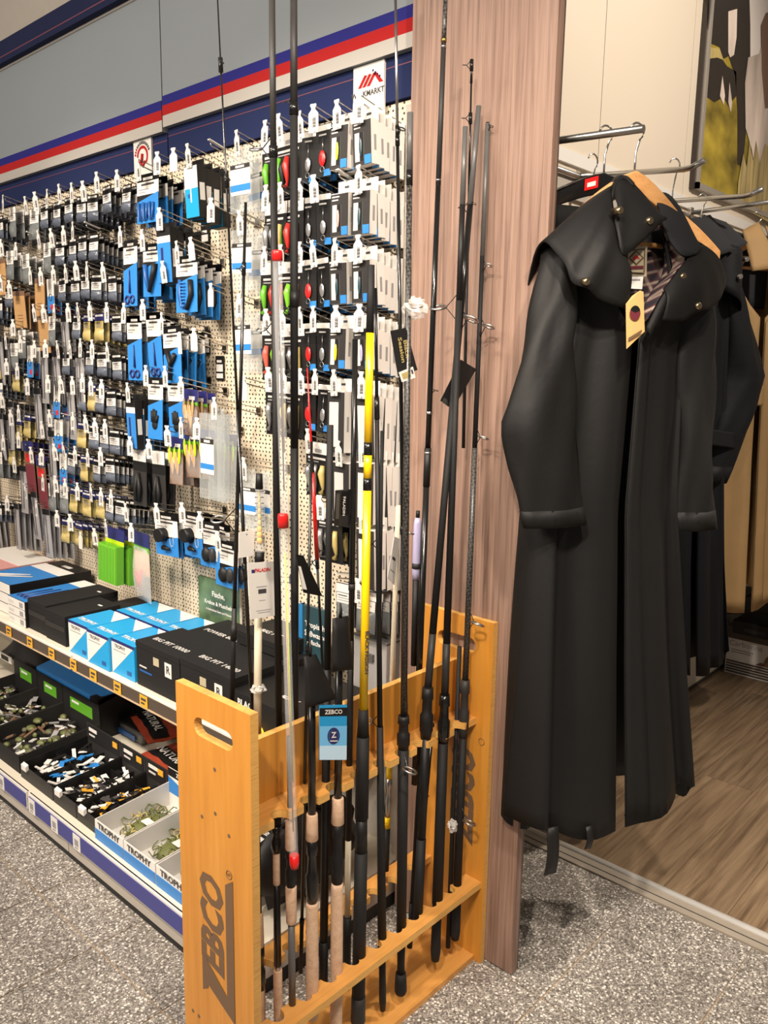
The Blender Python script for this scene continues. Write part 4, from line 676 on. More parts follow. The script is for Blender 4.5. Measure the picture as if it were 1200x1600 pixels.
ROWS = [
 [(6, 306, 'C'), (40, 308, 'C'), (55, 301, 'S'), (75, 297, 'S'), (93, 289, 'S'), (113, 287, 'S'), (130, 284, 'S'), (152, 270, 'S'), (184, 267, 'S'), (216, 249, 'P'), (247, 239, ''), (272, 233, ''), (294, 226, 'Q'), (327, 218, '!'), (371, 205, 'T'), (416, 190, 'r'), (436, 180, 'r'), (469, 176, 'B'), (491, 165, 'b'), (528, 158, 'X'), (562, 148, '4')],
 [(2, 375, 'C'), (26, 380, 'C'), (42, 362, '!'), (60, 361, 'C'), (80, 358, 'S'), (100, 354, 'S'), (115, 348, 'S'), (133, 347, '!S'), (189, 355, 'K'), (223, 360, 'V'), (250, 326, 'A'), (277, 378, 'U'), (299, 372, ''), (331, 311, ''), (375, 330, 'T'), (417, 291, 'q'), (439, 287, 'r'), (468, 281, 'B'), (491, 275, 'B'), (528, 265, '!2'), (562, 260, '4')],
 [(1, 430, 'S'), (15, 439, 'O'), (48, 418, 'O'), (64, 419, 'W'), (84, 416, 'S'), (103, 414, 'S'), (119, 409, 'S'), (137, 410, 'S'), (161, 411, 'S'), (195, 475, 'K'), (224, 469, 'K'), (255, 409, ''), (331, 444, ''), (375, 460, 'T'), (415, 387, 'r'), (440, 384, 'R'), (469, 380, 'b'), (489, 377, 'B'), (525, 374, '4'), (561, 369, '4')],
 [(21, 500, 'C'), (53, 476, 'O'), (68, 477, 'C'), (86, 476, 'L'), (107, 475, 'S'), (122, 474, 'Y'), (141, 472, 'Y'), (168, 474, 'S'), (254, 490, 'Z'), (282, 520, ''), (304, 514, ''), (417, 484, 'R'), (441, 485, 'q'), (469, 481, 'b'), (491, 480, 'B'), (526, 479, '3'), (563, 477, '1')],
 [(9, 521, 'C'), (33, 525, 'W'), (55, 533, 'L'), (72, 532, 'L'), (90, 533, 'S'), (110, 533, 'L'), (127, 530, 'S'), (145, 532, 'S'), (168, 536, 'S'), (229, 572, 'G'), (259, 573, 'G'), (284, 590, 'D'), (381, 590, ''), (420, 575, 'q'), (442, 577, 'q'), (469, 577, 'b'), (494, 578, 'B'), (523, 579, 'x'), (566, 582, 'x')],
 [(11, 561, 'Y'), (28, 568, 'S'), (44, 592, 'L'), (76, 587, 'W'), (95, 588, 'L'), (114, 589, 'S'), (130, 585, 'Y'), (143, 590, 'S'), (160, 594, 'S'), (200, 599, 'A'), (262, 666, 'F'), (284, 653, 'F'), (309, 654, 'F'), (336, 622, 't'), (382, 716, 'T'), (482, 671, 'q'), (530, 690, 'x'), (568, 690, 'x')],
 [(3, 614, 'L'), (17, 641, 'Y'), (30, 634, 'Y'), (66, 659, 'L'), (78, 641, 'W'), (97, 646, '!'), (115, 645, 'Y'), (134, 649, 'S'), (149, 654, 'S'), (165, 656, 'S'), (204, 683, 'J'), (233, 687, 'J'), (500, 775, 'q'), (568, 795, 'x')],
 [(6, 680, 'Y'), (23, 715, 'L'), (30, 676, 'N'), (49, 699, 'N'), (66, 702, 'L'), (85, 694, 'W'), (99, 692, 'S'), (118, 698, 'Y'), (138, 702, 'S'), (158, 700, 'S'), (245, 787, 'M'), (285, 786, 'M'), (313, 800, 'I'), (341, 831, 'I'), (496, 860, '')],
 [(12, 775, 'L'), (39, 756, 'L'), (58, 783, 'L'), (68, 742, 'C'), (87, 744, 'C'), (103, 749, 'Y'), (122, 755, 'Y'), (143, 757, 'Y'), (159, 763, 'S'), (175, 766, 'S'), (197, 787, ''), (527, 895, '!C')],
 [(90, 798, 'Y'), (110, 804, 'Y'), (127, 832, ''), (148, 826, ''), (166, 812, 'H'), (206, 818, 'g'), (390, 900, ''), (560, 905, 'C')]]
LN = {}; packmesh = {}
for k, q in KINDS.items():
    allb = MB()
    for nm, b in q['parts']: allb.add(b)
    packmesh[k] = allb.mesh(q['name']); LN[k] = [(nm, b.mesh(nm)) for nm, b in q['parts']]
random.seed(5)
REST = MB()
_EX = ['C', 'S', 'S', 'O', 'S', 'L', 'Y', 'S', 'L', '']
for _i, _y in enumerate([318, 386, 446, 508, 540, 572, 630, 690, 770]):
    ROWS[_i] += [(-62, _y+12, _EX[(_i+1) % 9] or 'S'), (-36, _y+8, _EX[_i] or 'S'), (-14, _y+3, _EX[(_i+2) % 9] or 'S')]
RW = ['top', 'second', 'third', 'fourth', 'fifth', 'sixth', 'seventh', 'eighth', 'ninth', 'lowest']
for ri, row in enumerate(ROWS):
    row = sorted(row)
    for ci, (x, y, k) in enumerate(row):
        tip = ay(x, y, YW-HL-.004); flip = k.startswith('!'); k = k.lstrip('!')
        where = '%s row, %s from left' % (RW[ri], ORD[ci])
        h = inst('peg_hook', wire_me, None, tip); tag(h, 'steel peg hook with %s, %s' % ('folded white tag flap' if flip else 'white price tag', where), 'peg hook', 'peg hooks on the pegboard')
        if flip: inst('price_tag', flap_me, h)
        else:
            t = inst('price_tag', tag_me, h, rot=(random.uniform(-.05, .1), random.uniform(-.05, .05), random.uniform(-.25, .25)))
            inst('barcode' if k or random.random() < .6 else 'fold_line', bc_me if k or random.random() < .6 else plain_me, t)
        if not k: continue
        q = KINDS[k]; n = q['n']; y0 = .034; sp = min(q['sp'], (HL-.05)/max(1, n))
        for i in range(n):
            yy = y0+i*sp; zz = -.024-RISE*yy/HL-(.006 if k not in 'Xx1234' else .0)
            loc = tip+Vector((0, yy, zz)); rot = (random.uniform(-.04, .05)-(.05 if k in 'SYCW' else 0), random.uniform(-.04, .04), random.uniform(-.10, .10) if k not in 'Xx1234' else random.uniform(-.02, .02))
            grp = '%s on %s' % (q['name'].replace('_', ' ')+'s', where)
            if i == 0:
                root = inst(q['name'], LN[k][0][1], None, loc, rot); tag(root, '%s, first from front, %s row, %s hook from left' % (q['desc'], RW[ri], ORD[ci]), q['cat'], grp)
                for nm, me in LN[k][1:]: inst(nm, me, root)
            elif q['name'] == 'tackle_pack' and (i >= 4 or x < 0 and i >= 1):        # the rearmost, mostly hidden ones
                from mathutils import Euler
                Mx = Matrix.Translation(loc) @ Euler(rot).to_matrix().to_4x4(); a_ = MB()
                for nm, b in q['parts']: a_.add(b)
                a_.v = [Mx @ v for v in a_.v]; REST.add(a_)
            else:
                o = inst(q['name'], packmesh[k], None, loc, rot); tag(o, '%s, %s from front, %s row, %s hook from left' % (q['desc'], ORD[i], RW[ri], ORD[ci]), q['cat'], grp)
o = REST.build('tackle_packs_at_rear'); o['kind'] = 'stuff'; tag(o, 'rearmost small tackle packs on the pegboard hooks, mostly hidden', 'tackle pack')
# header plates at the wall end of some hooks
for i, (x, y) in enumerate([(344, 285), (322, 373), (318, 455), (323, 535), (362, 313), (345, 575)]):
    p = ay(x, y, YW-.003); o = MB().bx(p.x-.022, p.x+.022, YW-.008, YW-.004, p.z-.04, p.z+.04, 'black').build('hook_plate'); tag(o, 'small black card plate on bare pegboard, %s of six' % ORD[i], 'card', 'black plates on the pegboard')
    MB().bx(p.x-.018, p.x+.018, YW-.0086, YW-.008, p.z-.012, p.z+.012, 'paper').bx(p.x-.018, p.x+.018, YW-.0086, YW-.008, p.z-.034, p.z-.018, 'paper').bx(p.x-.014, p.x+.012, YW-.0086, YW-.008, p.z+.018, p.z+.026, 'paper').build('print', o)
# ------------------------------------------------------------------ books standing on the upper shelf
def book(lab, tl, tr, bl, Y, m, lines, tm='paper'):
    a, b_, c = ay(*tl, Y), ay(*tr, Y), ay(*bl, Y); x0, x1, z1, z0 = a.x, b_.x, a.z, c.z
    o = empty('book', ((x0+x1)/2, Y, z0), lab, 'book'); MB().bx(x0, x1, Y-.012, Y, z0, z1, m).build('cover', o); MB().bx(x0+.003, x1+.0005, Y-.0105, Y-.0015, z0-.0005, z1-.002, 'paper').build('pages', o)
    for s_, sz, u_, v_ in lines: lettering(s_, sz, tm, (x0+(x1-x0)*u_, Y-.0126, z0+(z1-z0)*v_), XP, ZP, o, bold=.02)
    return o, x0, x1, z0, z1
o, x0, x1, z0, z1 = book('green fish guide book with pike on cover leaning on pegboard', (314, 898), (378, 918), (303, 1000), 1.66, 'book_green', [('Fische,', .027, .50, .80), ('Krebse & Muscheln', .0205, .50, .67), ('in heimischen Seen und Flüssen', .0115, .50, .57)])
MB().grid(lambda u, v: (x0+.01+(x1-x0-.03)*u, 1.6465-.003*math.sin(math.pi*v), z0+.06+(v-.5)*.05*math.sin(math.pi*min(1, u*1.05))**.6-u*.05), 12, 4, 'fish').build('fish_picture', o)
o, x0, x1, z0, z1 = book('blue aquarium fish book behind the tip pouches', (474, 942), (512, 965), (474, 1080), 1.60, 'book_dark', [('Tropische', .024, .66, .80), ('Süßwasser', .024, .66, .70), ('fische', .020, .66, .61)])
MB().bx(x0-.006, x0+.012, 1.585, 1.6, z0, z1, 'book_blue').build('spine', o); MB().ball((x0+.06, 1.586, z0+.09), .014, .003, .018, 'price_orange').build('fish_picture', o)
# ------------------------------------------------------------------ boxes on the upper shelf
ZU = .551
def carton(name, lab, x0, x1, y0, y1, z0, z1, m, group=None, cat='box', lid=True):
    o = empty(name, ((x0+x1)/2, (y0+y1)/2, z0), lab, cat, group); MB().bx(x0, x1, y0, y1, z0, z1, m).build('body', o, bevel=.0012)
    if lid: MB().bx(x0-.0012, x1+.0012, y0-.0012, y1+.0008, z1-.018, z1+.001, m).build('lid', o, bevel=.001)
    return o
def trophy(lab, x0, x1, y0, y1, z1):
    o = empty('trophy_box', ((x0+x1)/2, y0, ZU), lab, 'box', 'blue and white cartons'); o.name = 'blue_carton'
    MB().bx(x0, x1, y0, y1, ZU, z1, 'pk_cyan').build('body', o, bevel=.001)
    b = MB(); b.face([(x0, y0-.0006, ZU), (x0, y0-.0006, z1-.006), (x1, y0-.0006, z1-.006)][::-1], 'paper'); b.build('white_triangle', o)
    b = MB(); b.face([(x0+.03, y1, z1+.0006), (x1, y1, z1+.0006), (x1, y1-.075, z1+.0006)], 'paper'); b.build('white_triangle', o)
    MB().bx(x0, x1, y0-.0008, y0, z1-.010, z1, 'pk_navy').build('edge_band', o)
    lettering('TROPHY', .026, 'paper', ((x0+x1)/2, y0+.035, z1+.0008), XP, YP, o, bold=.03, sx=1.15); lettering('TROPHY', .017, 'print_dark', (x0+(x1-x0)*.38, y0-.001, z1-.022), XP, ZP, o, bold=.03)
    MB().bx(x0+.012, x1-.05, y0-.001, y0-.0006, z1-.037, z1-.034, 'print_grey').bx(x1-.045, x1-.02, y0-.001, y0-.0006, ZU+.014, ZU+.028, 'pk_blue2').build('small_print', o)
xs = [-2.655, -2.515, -2.372, -2.232]
for i in range(3): trophy('front-row bright blue carton with white corner, %s from left' % ORD[i], xs[i]+.002, xs[i+1]-.002, 1.295+(.0, -.006, .004)[i], 1.455, .668)
for i in range(3): trophy('rear-row bright blue carton against the pegboard, %s from left' % ORD[i], xs[i]+.03, xs[i+1]+.026, 1.462, 1.62, .672)
for i, (x0, x1, y0, y1, z1) in enumerate([(-3.0, -2.855, 1.31, 1.60, .668), (-2.85, -2.70, 1.305, 1.52, .662), (-2.82, -2.62, 1.53, 1.685, .640)]):
    o = carton('black_carton', 'plain black carton left of the bright blue boxes, %s' % ('leftmost', 'centre', 'rearmost at pegboard')[i], x0, x1, y0, y1, ZU, z1, 'black_soft', 'plain black cartons')
    MB().bx((x0+x1)/2+.02, (x0+x1)/2+.045, y1-.06, y1-.052, z1+.001, z1+.0016, 'paper').build('sticker', o); MB().bx(x0+.004, x1-.004, y0-.0018, y0, z1-.060, z1-.042, 'charcoal').build('front_band', o)
for i in range(3):
    z0 = ZU+i*.034; o = carton('flat_tool_box', 'white-fronted flat blue tool box, %s of stack of three' % ('bottom', 'middle', 'top')[i], -3.155, -3.005, 1.30, 1.62, z0, z0+.033, 'black', 'stack of flat blue tool boxes', lid=False)
    MB().bx(-3.153, -3.007, 1.2985, 1.30, z0+.001, z0+.032, 'paper').build('front_label', o); MB().bx(-3.145, -3.10, 1.298, 1.2985, z0+.010, z0+.022, 'paper_grey').build('print', o); MB().bx(-3.05, -3.02, 1.298, 1.2985, z0+.006, z0+.026, 'print_grey').build('barcode_print', o)
    if i == 2:
        MB().bx(-3.153, -3.007, 1.302, 1.55, z0+.033, z0+.0335, 'pk_blue').build('top_print', o); MB().bx(-3.153, -3.007, 1.55, 1.618, z0+.033, z0+.0335, 'paper').build('top_label', o)
        b = MB()
        for q in range(3): b.tube([(-3.12+q*.03, 1.34, z0+.0342), (-3.11+q*.03, 1.46+q*.02, z0+.0342)], .003, 'pk_navy', 5).ring((-3.12+q*.03, 1.335, z0+.0345), .012, .002, XP, YP, 'pk_navy', 10, 4)
        b.build('tool_print', o)
for i in range(3):
    z0 = ZU+i*.042; o = carton('knife_gift_box', 'large flat blue and black knife box, %s in left stack' % ('bottom', 'middle', 'top')[i], -3.46, -3.20, 1.33, 1.675, z0, z0+.041, 'black', 'stack of large flat blue boxes', lid=False)
    MB().bx(-3.458, -3.202, 1.3285, 1.33, z0+.002, z0+.04, 'paper').build('front_label', o)
    if i == 2:
        MB().bx(-3.458, -3.202, 1.332, 1.53, z0+.041, z0+.0415, 'pk_blue').build('top_print', o); MB().bx(-3.458, -3.202, 1.53, 1.60, z0+.041, z0+.0415, 'paper').build('top_label', o)
        MB().bx(-3.36, -3.29, 1.62, 1.64, z0+.041, z0+.0417, 'paper').build('logo_print', o)
        MB().tube([(-3.42, 1.36, z0+.043), (-3.30, 1.46, z0+.043)], [.012, .006], 'paper', 6, sq=.2).tube([(-3.38, 1.36, z0+.043), (-3.26, 1.45, z0+.043)], [.012, .006], 'paper_grey', 6, sq=.2).build('knife_print', o)
o = MB().bx(-3.9, -3.50, 1.32, 1.66, ZU, ZU+.12, 'pk_pink').bx(-3.9, -3.50, 1.5, 1.66, ZU+.12, ZU+.122, 'paper').build('pink_carton'); tag(o, 'pale pink flat carton at far left of upper shelf', 'box')
MB().bx(-3.6, -3.57, 1.34, 1.36, ZU+.12, ZU+.1215, 'pk_navy').build('print', o)
def reelbox(lab, x0, x1, y0, y1, z0, z1, txt, R_=True):
    o = carton('reel_carton', lab, x0, x1, y0, y1, z0, z1, 'black_soft', 'black reel cartons')
    lettering(txt, .028, 'paper_grey', ((x0+x1)/2, y0+.05, z1+.0014), XP, YP, o, bold=.02, sx=1.1)
    if R_:
        MB().bx(x1-.075, x1-.040, y0-.0022, y0-.0012, z1-.075, z1-.03, 'paper').build('logo_plate', o); lettering('R', .034, 'print_dark', (x1-.0575, y0-.0026, z1-.052), XP, ZP, o, bold=.03)
        MB().bx(x0+.02, x0+.09, y0-.002, y0-.0012, z0+.05, z0+.056, 'pk_blue2').bx(x0+.02, x0+.06, y0-.002, y0-.0012, z0+.065, z0+.070, 'paper_grey').build('print', o)
        MB().bx(x0+.10, x0+.13, y0-.0024, y0-.0012, z1-.055, z1-.03, 'patch').build('seal_sticker', o)
reelbox('big black reel carton beside the bright blue cartons', -2.222, -1.985, 1.30, 1.47, ZU, .695, 'BIG PIT 10000')
reelbox('big black reel carton behind the white-tagged cream rod', -1.98, -1.735, 1.30, 1.47, ZU, .70, 'BIG PIT 14000')
reelbox('black reel carton at rear behind the first big one, left', -2.20, -1.965, 1.475, 1.64, ZU, .69, 'POWER 8000', False)
reelbox('black reel carton at rear behind the second big one, right', -1.96, -1.73, 1.475, 1.64, ZU, .695, 'POWER 9000', False)
reelbox('black carton lying on the rear reel cartons', -1.97, -1.76, 1.50, 1.66, .70, .742, 'BIG PIT', False)
o = carton('reel_carton', 'low black carton with white lettering behind the rack board', -1.725, -1.45, 1.295, 1.55, ZU, .675, 'black', 'black reel cartons')
lettering('BLACK', .026, 'paper', (-1.66, 1.293, .65), XP, ZP, o, bold=.03); lettering('BLACK', .022, 'paper', (-1.56, 1.36, .6768), XP, YP, o, bold=.03)
o = MB().ball((-1.62, 1.30, ZU+.03), .035, .03, .032, 'yellow', 12, 8).build('yellow_spool'); tag(o, 'round yellow item peeking above the rack board', 'spool'); MB().ball((-1.62, 1.27, ZU+.03), .012, .006, .012, 'black', 8, 6).build('hub', o)
o = MB().bx(-1.56, -1.435, 1.60, 1.69, ZU, .80, 'grey_plastic').bx(-1.565, -1.43, 1.595, 1.692, .80, .806, 'graphite').build('grey_case', bevel=.004); tag(o, 'grey plastic case standing against the pegboard end', 'case'); MB().bx(-1.52, -1.48, 1.592, 1.60, .74, .76, 'graphite').build('latch', o)
# ------------------------------------------------------------------ lower shelf goods
ZL = .1375
def tray(lab, x0, x1, y0, y1, hf, hb, m_out, m_in, fill=None, name='display_tray', nd=0, group='black display trays', front=None):
    o = empty(name, ((x0+x1)/2, y0, ZL), lab, 'display box', group); t = .003
    MB().bx(x0, x1, y0, y0+t, ZL, ZL+hf, m_out).build('front_panel', o)
    MB().bx(x0, x1, y1-t, y1, ZL, ZL+hb, m_out).build('back_panel', o)
    for x in (x0, x1-t):
        MB().prism([(y0+t, ZL), (y1-t, ZL), (y1-t, ZL+hf*1.35), (y0+t, ZL+hf)], lambda a, c, d: (d, a, c), x, x+t, m_in).build('side_panel', o)
    MB().bx(x0+t, x1-t, y0+t, y1-t, ZL, ZL+t, m_in).build('bottom_panel', o)
    for k in range(nd):
        y = y0+(y1-y0)*(k+1)/(nd+1); MB().bx(x0+t, x1-t, y, y+.002, ZL+t, ZL+hf*.85, m_in).build('divider', o)
    if nd: xm = (x0+x1)/2; MB().bx(xm, xm+.002, y0+t, y1-t, ZL+t, ZL+hf*.85, m_in).build('divider', o)
    return o
def clutter(o, x0, x1, y0, y1, z, n, mats, seed, name='small_item'):
    random.seed(seed)
    for k in range(n):
        x, y = random.uniform(x0, x1), random.uniform(y0, y1); a = random.uniform(0, 3.14); L = random.uniform(.02, .05); m = random.choice(mats); zz = z+random.uniform(0, .022)
        if m in ('olive', 'pk_olive'): b = MB().ball((x, y, zz), L*.5, L*.4, .010, m, 7, 5)
        else:
            c, s_ = math.cos(a), math.sin(a); w = random.uniform(.008, .02); tl = random.uniform(-.5, .5)
            b = MB().bx(-L/2, L/2, -w/2, w/2, -.0015, .0015, m, lambda p: Vector((x+p.x*c-p.y*s_, y+p.x*s_+p.y*c, zz+p.x*tl+p.z)))
        q = b.build(name, o)
# white-and-blue TROPHY displays of green rigs
for i, (x0, x1) in enumerate([(-2.152, -1.992), (-1.988, -1.825), (-1.820, -1.655)]):
    lab = 'white and blue display box of green rigs, %s from left' % ORD[i]
    o = tray(lab, x0, x1, 1.10, 1.36, .062, .135, 'paper', 'paper_grey', group='white and blue display boxes')
    MB().bx(x0, x1, 1.0988, 1.10, ZL, ZL+.034, 'pk_blue').build('blue_band', o); lettering('TROPHY', .026, 'print_dark', ((x0+x1)/2, 1.0984, ZL+.049), XP, ZP, o, bold=.03, sx=1.2)
    MB().face([(x0, 1.3565, ZL+.05), (x1, 1.3565, ZL+.05), (x1, 1.3565, ZL+.065), (x0, 1.3565, ZL+.105)], 'pk_blue').build('header_print', o); MB().bx(x0, x1, 1.356, 1.357, ZL+.108, ZL+.135, 'black').build('header_band', o)
    lettering('ZEBCO', .018, 'paper', ((x0+x1)/2, 1.3555, ZL+.1215), XP, ZP, o, bold=.03, sx=1.15)
    random.seed(i+40); rg = MB()
    for k in range(60):
        x, y = random.uniform(x0+.02, x1-.02), random.uniform(1.16, 1.32); z = ZL+.006+random.uniform(0, .042)*(1-abs(y-1.24)*6); a = random.uniform(0, 6.28); r = random.uniform(.012, .022); z = max(z, ZL+.006)
        pts = [(x+r*math.cos(a+q*.9), y+r*math.sin(a+q*.9), z+.008*math.sin(q*1.7+k)) for q in range(6)]
        rg.tube(pts, .0022, 'pk_olive' if k % 3 else 'pk_yellow', 4, False)
    rg.ball(((x0+x1)/2, 1.24, ZL+.006), .055, .08, .03, 'pk_olive', 10, 6); q = rg.build('rig_heap', o); q['kind'] = 'stuff'
    MB().bx((x0+x1)/2+.01, (x0+x1)/2+.045, 1.20, 1.225, ZL+.048, ZL+.0495, 'paper').build('price_card', o)
# black divided trays
for i, (x0, x1, nd, ms) in enumerate([(-2.68, -2.445, 1, ('paper', 'paper', 'pk_blue', 'black', 'paper', 'paper')), (-2.44, -2.29, 4, ('paper', 'paper', 'black', 'print_dark', 'price_orange', 'paper_grey', 'paper')), (-2.285, -2.16, 4, ('paper', 'paper', 'price_orange', 'print_dark', 'black', 'steel'))]):
    o = tray('black divided tray of small tackle, %s from left of three' % ORD[i], x0, x1, 1.11, 1.36, .05, .120, 'charcoal', 'black', nd=nd)
    clutter(o, x0+.02, x1-.02, 1.15, 1.34, ZL+.02, 60, ms, 60+i)
    MB().bx(x0+.01, x1-.01, 1.3555, 1.357, ZL+.06, ZL+.118, 'black_soft').build('header_card', o); MB().bx(x1-.05, x1-.02, 1.354, 1.3555, ZL+.088, ZL+.108, 'price_orange').build('orange_ticket', o); MB().bx(x0+.02, x0+.075, 1.354, 1.3555, ZL+.096, ZL+.108, 'paper').build('header_print', o); MB().bx(x0+.02, x0+.06, 1.354, 1.3555, ZL+.078, ZL+.084, 'paper_grey').build('header_print', o)
    MB().bx(x0+.03, x0+.065, 1.1, 1.11, ZL+.042, ZL+.060, 'paper', lambda p: p+Vector((0, 0, (p.y-1.1)*.6))).build('price_card', o)
# large green-labelled bins
for i, (x0, x1) in enumerate([(-3.42, -3.205), (-3.20, -2.985), (-2.98, -2.70)]):
    o = tray('black bin with green label holding camouflage leads, %s from left' % ORD[i], x0, x1, 1.115, 1.42, .065, .158, 'black_soft', 'charcoal', group='green-labelled black bins')
    MB().bx(x0+.06, x1-.05, 1.4155, 1.417, ZL+.088, ZL+.132, 'pk_green').build('green_label', o); MB().bx(x0+.075, x0+.13, 1.4145, 1.4155, ZL+.115, ZL+.123, 'paper').build('label_print', o)
    clutter(o, x0+.015, x1-.015, 1.135, 1.395, ZL+.03, 70, ('olive', 'pk_olive', 'pk_olive', 'paper', 'pk_brown', 'paper_grey', 'print_grey', 'charcoal'), 80+i)
# folded blue and black goods behind the bins
c = [az(28, 1050, .30), az(75, 1052, .30), az(135, 1100, .30), az(116, 1110, .30)]
o = empty('blue_mat', (-2.9, 1.5, ZL), 'folded bright blue mat on lower shelf behind black bins', 'mat')
MB().bx(-3.22, -2.80, 1.44, 1.67, ZL, ZL+.13, 'pk_blue2').build('lower_fold', o, bevel=.015); MB().bx(-3.24, -2.74, 1.43, 1.67, ZL+.131, ZL+.165, 'pk_blue', lambda p: p+Vector((0, 0, (p.y-1.43)*.22))).build('upper_fold', o, bevel=.008); MB().bx(-2.78, -2.74, 1.425, 1.675, ZL, ZL+.17, 'black').build('strap', o)
o = empty('grey_bag', (-3.5, 1.55, ZL), 'crumpled dark grey bag at far left of lower shelf', 'bag')
random.seed(3); MB().grid(lambda u, v: (-3.75+.45*u+.01*math.sin(9*v), 1.45+.22*v, ZL+.02+.20*math.sin(math.pi*min(1, u*.9+.08))*math.sin(math.pi*min(1, v*.8+.15))+.012*math.sin(14*u+7*v)), 14, 10, 'charcoal').build('fabric', o, solid=.004); MB().bx(-3.62, -3.5, 1.44, 1.445, ZL+.10, ZL+.13, 'paper').bx(-3.60, -3.53, 1.438, 1.44, ZL+.105, ZL+.125, 'black').build('label', o)
o = empty('black_pouch', (-2.72, 1.6, ZL), 'flat black and grey pouch behind the red bags', 'pouch'); MB().bx(-2.80, -2.58, 1.52, 1.67, ZL, ZL+.05, 'graphite').build('body', o, bevel=.01); MB().bx(-2.79, -2.60, 1.515, 1.60, ZL+.051, ZL+.062, 'black').build('flap', o, bevel=.004); MB().bx(-2.76, -2.62, 1.513, 1.516, ZL+.01, ZL+.03, 'pk_blue2').build('blue_stripe', o)
for i, (cx, cy, z, a, L, tx) in enumerate([(-2.55, 1.57, .075, -.30, .26, 1), (-2.24, 1.59, .085, .2, .24, 0), (-2.27, 1.47, .065, -.12, .28, 1), (-2.22, 1.50, .018, .25, .26, 0), (-1.95, 1.57, .05, 0, .26, 1)]):
    o = empty('natural_bag', (cx, cy, ZL), 'glossy red and black bait bag lying flat, %s' % ('leftmost near black pouch', 'rear middle against back', 'topmost in front', 'lowest under another bag', 'rightmost behind rack')[i], 'bag', 'red bait bags'); o.name = 'bait_bag'
    ca, sa = math.cos(a), math.sin(a); T = lambda p: Vector((cx+p[0]*ca-p[1]*sa, cy+p[0]*sa+p[1]*ca, ZL+z+p[2]))
    MB().grid(lambda u, v: T((-L/2+L*u, -.07+.14*v, .022*(math.sin(math.pi*u)*math.sin(math.pi*v))**.5+.003*math.sin(20*u+9*v))), 12, 8, 'bag_red').grid(lambda u, v: T((-L/2+L*u, .07-.14*v, -.012*(math.sin(math.pi*u)*math.sin(math.pi*v))**.5)), 12, 8, 'bag_red').build('body', o)
    MB().grid(lambda u, v: T((-L/2+L*.04+L*.92*u, -.05+.06*v, .0235*(math.sin(math.pi*(.04+.92*u))*math.sin(math.pi*(.143+.43*v)))**.5+.003*math.sin(20*(.04+.92*u)+9*(.143+.43*v))+.0015)), 12, 4, 'black_gloss').build('dark_band', o)
    b = place(text_mb('NATURAL', .042, 'paper_grey', bold=.02), (0, -.02, .0285), XP, YP); b.v = [T(v) for v in b.v]; b.build('lettering', o)

# goods at the right end of the lower shelf, seen between the rods
o = tray('small white and blue line display box at right end of lower shelf', -1.648, -1.54, 1.12, 1.32, .075, .17, 'paper', 'paper_grey', group='white and blue display boxes')
MB().bx(-1.648, -1.54, 1.1188, 1.12, ZL, ZL+.04, 'pk_blue').build('blue_band', o); MB().bx(-1.646, -1.542, 1.315, 1.3175, ZL+.13, ZL+.168, 'black').build('header_print', o); lettering('ZEBCO', .02, 'paper', (-1.594, 1.3145, ZL+.149), XP, ZP, o, bold=.03); lettering('0.26mm', .018, 'print_dark', (-1.594, 1.118, ZL+.058), XP, ZP, o, bold=.02)
o = empty('black_net_bag', (-1.48, 1.4, ZL), 'heap of black mesh net bag at right end of lower shelf', 'bag'); random.seed(8); jj = {}
def nb(u, v):
    k = (round(u*14) % 14, round(v*9)); j = jj.setdefault(k, random.uniform(.85, 1.12)); return Vector((-1.50+.06*j*math.sin(math.pi*v)*math.cos(2*math.pi*u), 1.36+.20*j*math.sin(math.pi*v)*math.sin(2*math.pi*u), ZL+.13+.125*j*math.cos(math.pi*v)))
MB().grid(nb, 14, 9, 'black').build('mesh', o); MB().tube([(-1.5, 1.25, ZL+.2), (-1.49, 1.32, ZL+.29), (-1.48, 1.4, ZL+.24)], .006, 'black_gloss', 6).build('handle', o)
# ------------------------------------------------------------------ clothes rail, hangers, coats
rl = empty('wall_rail', (-1.45, 3.0, 2.2), 'chrome wall rail with mounting plate on the cream wall', 'rail')
MB().bx(-1.46, -1.448, 1.74, 4.40, 2.205, 2.245, 'alu').build('mounting_plate', rl); MB().tube([(-1.436, 1.74, 2.17), (-1.436, 4.40, 2.17)], .010, 'chrome', 10).build('tube', rl)
MB().bx(-1.46, -1.445, 1.74, 4.40, 2.10, 2.165, 'shelf_grey').build('cover_strip', rl)
def arm(lab, Y, p0, p1, bent=False):
    a, b_ = ay(*p0, Y), ay(*p1, Y); X0 = -1.425; z0 = a.z+(a.z-b_.z)*(a.x-X0)/(b_.x-a.x)*.5; X1, z1 = b_.x, b_.z
    o = empty('hanging_arm', (X0, Y, z0), lab, 'rail arm', 'clothes arms'); pts = [(X0, Y, z0), (X1, Y, z1)]
    if bent: pts = [(X0, Y, z0), (X1-.06, Y, z1-.012), (X1-.04, Y, z1-.010), (X1, Y, z1+.004)]
    MB().tube(pts, .0085, 'steel', 10).build('bar', o); MB().bx(X0-.016, X0, Y-.014, Y+.014, z0-.03, z0+.02, 'chrome').build('bracket', o); return o
arm('steel rail arm with square cut end nearest the wood pillar', 1.79, (870, 217), (1006, 201))
arm('steel rail arm with bent-up tip in the middle', 2.50, (997, 264), (1101, 253), True)
arm('straight steel rail arm in front of the framed picture', 2.97, (1060, 311), (1192, 297), True)
arm('rail arm at rear carrying the tan coat', 3.39, (1100, 330), (1230, 312))
def frame(C0, ux, uy, k=1.0):
    u = Vector((ux, uy, 0)).normalized(); n = Vector((u.y, -u.x, 0)); c = Vector((C0[0], C0[1], 0))*k
    return lambda s, d, z: c+u*(s*k)+n*(d*k)+ZP*(EYE+(z-EYE)*k)   # k: garment size
